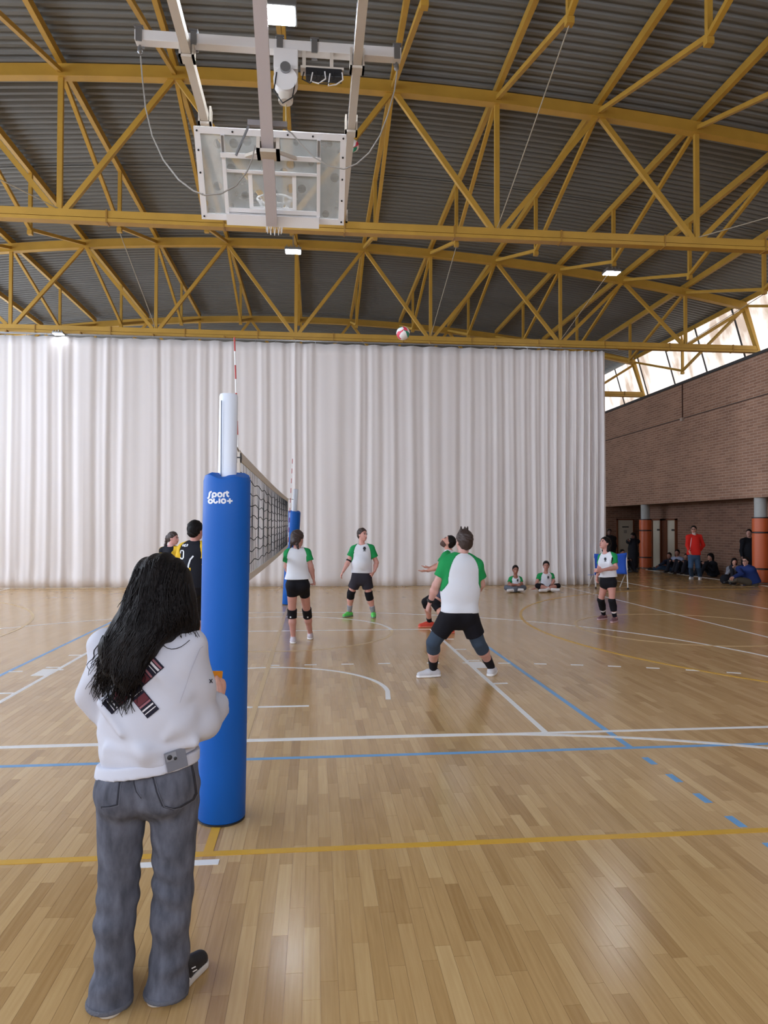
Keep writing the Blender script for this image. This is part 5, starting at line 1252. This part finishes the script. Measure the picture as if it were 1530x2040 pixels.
# jeans: redo with creases and a long flared hem
bpy.data.objects.remove(E_['trousers'], do_unlink=True)
def jean_field():
    F = Fld()
    F.cone(pel+up*.045, E_['P0']+up*.15, E_['hw']+.028, E_['ww']+.03, .04, fr, .66)
    for S in 'AB': F.ell(E_['jt']['hp'+S]*.8+pel*.2-fr*.05+up*.005, (rt, fr, up), (E_['gl']+.020, E_['gl']*.86+.014, E_['gl']*1.12+.016), .04)
    F.clip(pel+up*.11, up)
    for S in 'AB':
        hp, kn, an = (E_['jt'][q+S] for q in ('hp', 'kn', 'an')); bot = np.array([an[0], an[1], .012])
        cb = kn+(an-kn)*.3-fr*.012; F.cone(hp, kn, .090, .067, .018); F.cone(kn, cb, .067, .065, .03); F.cone(cb, kn+(bot-kn)*.62, .065, .063, .03); F.cone(kn+(bot-kn)*.62, bot-fr*.020, .063, .079, .03, ends=(0, 1))
    def creases(P):
        zr = P[:, 2]; g = np.clip((.95-zr)/.9, 0, 1)
        th = .45+.55*np.sin(24*P[:, 0]+17*P[:, 1]+5*zr)
        a = .0055*th*np.sin(zr*74+9*(P[:, 0]-.05)+2.5*np.sin(P[:, 0]*11))*np.clip(1-np.abs(zr-.42)/.22, 0, 1)
        b = .0085*th*np.sin(zr*56-12*P[:, 0]+4*np.sin(P[:, 1]*9))*np.clip(1-np.abs(zr-.11)/.12, 0, 1)
        c = .0035*th*np.sin(zr*75+14*np.abs(P[:, 0]+.02))*np.clip(1-np.abs(zr-.72)/.1, 0, 1)
        return a+b+c+.0012*np.sin(40*P[:, 2]+30*P[:, 0])*g
    F.disp(creases); return F
jeans = jean_field().build('jeans', .006, M_DENIM, E_['root'])
bj = world_bvh(jeans)
def seam(name, pts, wd=2.2, m=None, off=.002): return decal(name, bj, stroke_quads(pts, wd, 3.0), m or M_SEAM, jeans, off)
def Zp(pts): return [(130+a*370.0/1398, 1500+b*540.0/2040) for a, b in pts]
seam('centre_seam', Zp([(515, 120), (518, 230), (535, 290), (575, 340)]), 2.0)
seam('centre_seam', Zp([(528, 140), (530, 230), (548, 300), (590, 350)]), 1.2, M_SEAML)
for pts in ([(422, 170), (405, 260), (392, 390)], [(392, 390), (330, 405), (272, 408)], [(640, 120), (668, 200), (690, 290), (735, 400)], [(735, 400), (810, 420), (860, 408), (960, 350), (985, 300)], [(945, 70), (965, 160), (980, 270), (985, 310)], [(640, 120), (760, 128), (860, 112), (945, 72)]):
    seam('pocket_seam', Zp(pts), 4.2); seam('pocket_stitch', Zp([(a+10, b+3) for a, b in pts]), 1.1, M_SEAML, .003)
for x0, x1, yb in ((262, 440, 1925), (655, 905, 1915)):
    pass
for S, span in (('A', (-.075, .075)), ('B', (-.075, .075))):
    an = E_['jt']['an'+S]; F = Fld(); b0 = np.array([an[0], an[1], .010])-fr*.020
    F.cone(b0+np.array([0, 0, .004]), b0+np.array([0, 0, .022]), .0815, .080, 0, ends=(1, 1)); F.build('hem', .006, mat('denim_hem', (92, 94, 104), .9, bump=.5, bscale=120), jeans)
# pocket flap (right hip) and phone
# ---------------- sweatshirt
def hood_field():
    F = Fld(); lo = .03
    b0 = pel+up*.115; 
    F.cone(b0-rt*.005, E_['P1']+up*.02, .176, .170, .06, fr, .74); F.cone(E_['P1']+up*.02, E_['P2'], .170, .168, .06, fr, .74)
    F.cone(E_['jt']['shA'], E_['jt']['shB'], .070, .070, .06)
    for S in 'AB': F.cone(E_['neck']-up*.05, (E_['jt']['sh'+S]+E_['neck'])/2-up*.02, .072, .066, .05)
    F.clip(pel+up*.085, -up+rt*.21)
    sA, eA, wA = (E_['jt'][q+'A'] for q in ('sh', 'el', 'wr')); sB, eB, wB = (E_['jt'][q+'B'] for q in ('sh', 'el', 'wr'))
    F.cone(sA, eA, .072, .064, .03); F.cone(eA, eA+(wA-eA)*.9, .064, .046, .03, ends=(0, 1))
    F.cone(sB, eB, .072, .070, .03); F.cone(eB, eB+(wB-eB)*.95, .070, .046, .03, ends=(0, 1))
    F.cone(E_['neck']-up*.02+fr*.015, E_['neck']+up*.12, .058, .066, .01, op='s')
    bk_ = -.125
    for (a, b, r0, r1) in (((215, 1490, bk_+.045), (290, 1497, bk_-.002), .010, .020), ((290, 1497, bk_-.004), (385, 1484, bk_+.03), .022, .012), ((362, 1385, bk_+.04), (318, 1345, bk_), .022, .008), ((372, 1420, bk_+.05), (330, 1470, bk_), .024, .010), ((205, 1400, bk_+.05), (240, 1462, bk_), .020, .008)):
        F.cone(on_y(a[0], a[1], -2.6+a[2]), on_y(b[0], b[1], -2.6+b[2]), r0, r1, .03)
    def folds(P):
        x = (P-pel)@rt; z = (P-pel)@up
        a = .010*np.sin(26*z+9*x+3*np.sin(9*x))*np.clip(1-np.abs(z-.17)/.12, 0, 1)
        b = .009*np.sin(34*(z+.75*np.abs(x)))*np.clip((np.abs(x)-.10)/.1, 0, 1)
        c = .007*np.sin(18*x+7*z)*np.clip(1-np.abs(z-.3)/.2, 0, 1)
        d = .010*np.exp(-((z-.1)/.022)**2)
        return a+b+c-d*0.6
    F.disp(folds); return F
hood = hood_field().build('sweatshirt', .006, M_HOOD, E_['root'])
F = Fld(); F.cone(pel+up*.0, pel+up*.13, .182, .176, .02, fr, .70); F.ell(pel-fr*.045+up*.02, (rt, fr, up), (.165, .1, .12), .05); F.clip(pel+up*.05, -up+rt*.21); F.clip(pel+up*.092, up-rt*.21); F.build('hem_band', .006, M_HOOD, hood)
wA, eA, wB, eB = E_['jt']['wrA'], E_['jt']['elA'], E_['jt']['wrB'], E_['jt']['elB']
for w_, e_ in ((wA, eA), (wB, eB)):
    d = unit(w_-e_); F = Fld(); F.cone(w_-d*.045, w_+d*.004, .044, .040, 0, ends=(1, 1)); F.build('cuff', .006, M_HOOD, hood)
F = Fld(); F.cone(E_['neck']-up*.012+fr*.012, E_['neck']+up*.02+fr*.014, .078, .070, 0, ends=(1, 1)); F.cone(E_['neck']-up*.05+fr*.015, E_['neck']+up*.12+fr*.014, .060, .060, 0, op='s'); F.build('collar', .006, M_HOOD, hood)
bh = world_bvh(hood)
decal('shoulder_seam', bh, stroke_quads([(404, 1288), (398, 1292), (392, 1306), (380, 1335), (372, 1360), (358, 1400)], 1.2, 3), mat('seam_grey', (176, 177, 190), .9), hood, .002)  # seam line slightly darker than the cloth
# woven cross patch on the back
M_PN = cloth('patch_navy', (30, 28, 42)); M_PR = cloth('patch_maroon', (92, 42, 50)); M_PW = cloth('patch_white', (206, 202, 206)); M_PP = cloth('patch_rose', (142, 92, 100))
def ZH(p): return np.array([130+p[0]*370.0/1452, 1080+p[1]*520.0/2040])
def patch_bar(a, b, wd, name):
    a, b = ZH(a), ZH(b); d = b-a; L = np.linalg.norm(d); d = d/L; n = np.array([-d[1], d[0]]); W = wd*370.0/1452
    def rows(t0, t1, ins, m, nm, par, off):
        k = max(1, int((t1-t0)*L/4)); c = 6; q = []
        for i in range(k):
            for j in range(c):
                s0, s1 = t0+(t1-t0)*i/k, t0+(t1-t0)*(i+1)/k; j0, j1 = -W/2+ins+(W-2*ins)*j/c, -W/2+ins+(W-2*ins)*(j+1)/c
                q.append([a+d*L*s0+n*j0, a+d*L*s1+n*j0, a+d*L*s1+n*j1, a+d*L*s0+n*j1])
        return decal(nm, bh, q, m, par, off)
    o = rows(0, 1, 0, M_PN, name, hood, .003)
    if o is None: return
    for t0, t1, m in ((.03, .06, M_PP), (.075, .105, M_PW), (.135, .145, M_PW), (.20, .23, M_PP), (.25, .36, M_PR), (.395, .405, M_PW), (.605, .615, M_PW), (.66, .78, M_PR), (.79, .82, M_PP), (.86, .885, M_PW), (.925, .94, M_PW)):
        rows(t0, t1, 1.6, m, 'woven_stripe', hood, .0045)
patch_bar((735, 935), (325, 1305), 118, 'back_patch')
patch_bar((370, 950), (690, 1340), 118, 'back_patch')
decal('sleeve_mark', bh, stroke_quads([tuple(ZH((1122, 1072))), tuple(ZH((1146, 1100)))], 1.6, 2)+stroke_quads([tuple(ZH((1144, 1070))), tuple(ZH((1124, 1102)))], 1.6, 2), M_PN, hood, .003)
# ---------------- shoes: black suede with pale stripes
for S in 'AB':
    an, td = E_['jt']['an'+S], E_['jt']['td'+S]; g = np.array([an[0], an[1], 0.0]); u = np.array([0, 0, 1.0]); s = .92
    h = g-td*.055*s; t = g+td*.175*s; mid = g+td*.06*s
    F = Fld(); F.cone(h+u*.034, mid+u*.044, .034, .043, .02); F.cone(mid+u*.044, t+u*.034, .043, .033, .02); F.clip(u*.014, -u)
    sh_ = F.build('shoe', .005, M_SHB, E_['root'])
    G = Fld(); G.cone(h+u*.016, mid+u*.016, .042, .048, .01); G.cone(mid+u*.016, t+u*.016, .048, .037, .01); G.clip(u*.001, -u); G.clip(u*.028, u); G.build('sole', .005, mat('sole_cream', (196, 190, 182), .6), sh_)
    if S == 'B':
        bs = world_bvh(sh_)
        for st in ([(384, 1942), (391, 1962)], [(376, 1948), (386, 1968)], [(368, 1962), (378, 1978)]): decal('shoe_stripe', bs, stroke_quads(st, 4.5, 2), M_SOLEW, sh_, .002)
        decal('lace', bs, stroke_quads([(380, 1930), (388, 1926)], 2.0, 2)+stroke_quads([(382, 1936), (391, 1931)], 2.0, 2), M_SOLEW, sh_, .004)
# ---------------- long wavy hair
H = Fld(); hd, hu, lk, hr, hs = E_['head'], E_['hu'], E_['lk'], E_['hr'], E_['hs']
for o in [c for c in E_['root'].children if c.name.startswith('hair')]: bpy.data.objects.remove(o, do_unlink=True)
def hp_(u, v, dy): return on_y(u, v, -2.6+dy)
H.ell(hp_(321, 1163, .0), (rt, fr, up), (.104, .112, .112))
H.cone(hp_(320, 1180, -.01), hp_(316, 1225, -.05), .102, .100, .04, fr, .9)
H.cone(hp_(312, 1225, -.06), hp_(276, 1275, -.115), .098, .068, .05, fr, .62); H.cone(hp_(276, 1275, -.115), hp_(254, 1340, -.13), .070, .050, .05, fr, .5); H.cone(hp_(254, 1340, -.13), hp_(248, 1372, -.125), .048, .016, .04, fr, .5)
H.cone(hp_(266, 1215, -.04), hp_(228, 1290, -.095), .05, .05, .05, fr, .6); H.cone(hp_(228, 1290, -.095), hp_(214, 1335, -.105), .045, .02, .04, fr, .6)
H.cone(hp_(356, 1200, -.01), hp_(374, 1244, -.02), .062, .045, .05, fr, .8); H.cone(hp_(374, 1244, -.02), hp_(392, 1266, .01), .04, .012, .03)
H.disp(lambda P: .0028*np.sin(150*((P-hd)@rt)+3.0*np.sin(9*P[:, 2]))+.002*np.sin(85*((P-hd)@rt)+4.0*np.sin(7*P[:, 2])+2))
hair = H.build('hair', .006, M_HAIRK, E_['root'])
r9 = random.Random(9); ST = MB(); bhair = world_bvh(hair)
for i in range(410):
    if i >= 300:
        u0 = r9.uniform(205, 292); v0 = r9.uniform(1262, 1320); u1 = u0+r9.uniform(-34, 6); v1 = v0+r9.uniform(70, 120); v1 = min(v1, 1432-abs(u1-245)*.7)
    elif i >= 210:
        u0 = r9.uniform(268, 372); v0 = r9.uniform(1108, 1135)+abs(u0-322)*.35; u1 = 300+(u0-322)*1.15+r9.uniform(-6, 6); v1 = r9.uniform(1200, 1260)
    elif i < 160:
        u0 = r9.uniform(262, 352); v0 = r9.uniform(1185, 1250); u1 = 188+(u0-262)*1.02+r9.uniform(-18, 16); v1 = r9.uniform(1330, 1425) if u1 > 212 else r9.uniform(1310, 1385)
        if u1 > 262: v1 = min(v1, r9.uniform(1285, 1350)); u1 = min(u1, 282)
    else:
        u0 = r9.uniform(300, 376); v0 = r9.uniform(1150, 1210); u1 = u0+r9.uniform(-5, 22); v1 = r9.uniform(1245, 1275)
    amp = r9.uniform(2, 7) if i < 300 else r9.uniform(4, 9); ph = r9.uniform(0, 6); fq = r9.uniform(1.2, 2.6); pts = []; N = 13
    for k in range(N):
        s = k/(N-1); u_ = u0+(u1-u0)*s**.9+amp*s*math.sin(fq*6.28*s+ph); v_ = v0+(v1-v0)*s
        d = ray(u_, v_); hit = None
        for B in (bhair, bh):
            q = B.ray_cast(Vector(_cp), Vector(d).normalized())
            if q[0] is not None and (hit is None or q[3] < hit[1]): hit = (np.array(q[0]), q[3])
        dy_ = on_y(u_, v_, -2.74) if hit is None else hit[0]-unit(d)*(.004+.006*s)
        pts.append(dy_)
    for k in range(1, N-1): pts[k] = (pts[k-1]+2*pts[k]+pts[k+1])/4
    ST.tube(pts, [.0030*(1-.7*k/(N-1)) for k in range(N)], 4, False)
o = ST.build('loose_strands', M_HAIRK, hair, smooth=True); o['kind'] = 'stuff'
lockp = [(322, 1240), (318, 1252), (317, 1264), (319, 1276), (324, 1286), (332, 1292), (341, 1294), (351, 1293), (361, 1289), (370, 1283), (378, 1275)]
LP = []
for u_, v_ in lockp:
    q = bh.ray_cast(Vector(_cp), Vector(ray(u_, v_)).normalized()); LP.append(np.array(q[0])-unit(ray(u_, v_))*.006 if q[0] is not None else on_y(u_, v_, -2.74))
for k_ in range(1, len(LP)-1): LP[k_] = (LP[k_-1]+2*LP[k_]+LP[k_+1])/4
MB().tube(LP, .0012, 5, False).build('loose_lock', M_HAIRK, hair, smooth=True)
# ---------------- the phone in her pocket, the orange score folder in her hand
best = None
for B in (bj, bh):
    q = B.ray_cast(Vector(_cp), Vector(ray(349, 1514)).normalized())
    if q[0] is not None and (best is None or q[3] < best[2]): best = (np.array(q[0]), np.array(q[1]), q[3])
azz = best[1] if best[1]@ray(349, 1514) < 0 else -best[1]
azz = unit(azz*.6+unit(_cp-best[0])*.4); c = best[0]+azz*.012
axx = unit(np.cross(up, azz)); ayy = np.cross(azz, axx); axx, ayy = unit(axx+ayy*.22), unit(ayy-axx*.22)
ph_ = empty('mobile_phone', tuple(c)); tag(ph_, 'grey phone sticking out of the back pocket of the jeans', 'phone')
def pslab(x0, x1, y0, y1, z0, z1):
    p = [c+axx*x+ayy*y+azz*z for z in (z0, z1) for x, y in ((x0, y0), (x1, y0), (x1, y1), (x0, y1))]
    return MB().add(p, [(3, 2, 1, 0), (4, 5, 6, 7), (0, 1, 5, 4), (1, 2, 6, 5), (2, 3, 7, 6), (3, 0, 4, 7)])
zs_ = -1 if azz@unit(_cp-c) < 0 else 1
pslab(-.036, .036, -.03, .036, -.004, .004).build('case', mat('phone_grey', (112, 114, 124), .35), ph_, bevel=.002)
pslab(-.034, .002, .006, .032, .004*zs_, .0065*zs_).build('camera_plate', mat('phone_plate', (140, 142, 150), .3), ph_)
for x, y, r_ in ((-.022, .019, .0085), (-.004, .010, .0055)): MB().lathe(c+axx*x+ayy*y+azz*.0065*zs_, [(r_*.3, -.002), (r_, -.002), (r_, .002), (r_*.6, .003)], 16, azz*zs_).build('camera_lens', M_DARK, ph_, smooth=True)
c2 = E_['jt']['wrB']+np.array([.0, .06, .075])
fo = empty('score_folder', tuple(c2)); tag(fo, 'small orange folder held in the hand of the woman in front', 'folder')
M_ORG = mat('orange_card', (236, 152, 28), .5)
ctr = on_y(428, 1352, -2.34); 
def fslab(pts4, th, nm, m):
    P4 = [np.array(p) for p in pts4]; n = unit(np.cross(P4[1]-P4[0], P4[3]-P4[0]))*th
    v = P4+[p+n for p in P4]
    return MB().add(v, [(3, 2, 1, 0), (4, 5, 6, 7), (0, 1, 5, 4), (1, 2, 6, 5), (2, 3, 7, 6), (3, 0, 4, 7)]).build(nm, m, fo)
fslab([on_y(419, 1337, -2.40), on_y(444, 1337, -2.30), on_y(440, 1378, -2.29), on_y(419, 1378, -2.39)], .012, 'front_cover', M_ORG)
fslab([on_y(420, 1339, -2.375), on_y(441, 1339, -2.275), on_y(438, 1378, -2.265), on_y(420, 1378, -2.365)], .012, 'paper_block', mat('paper', (228, 222, 210), .8))
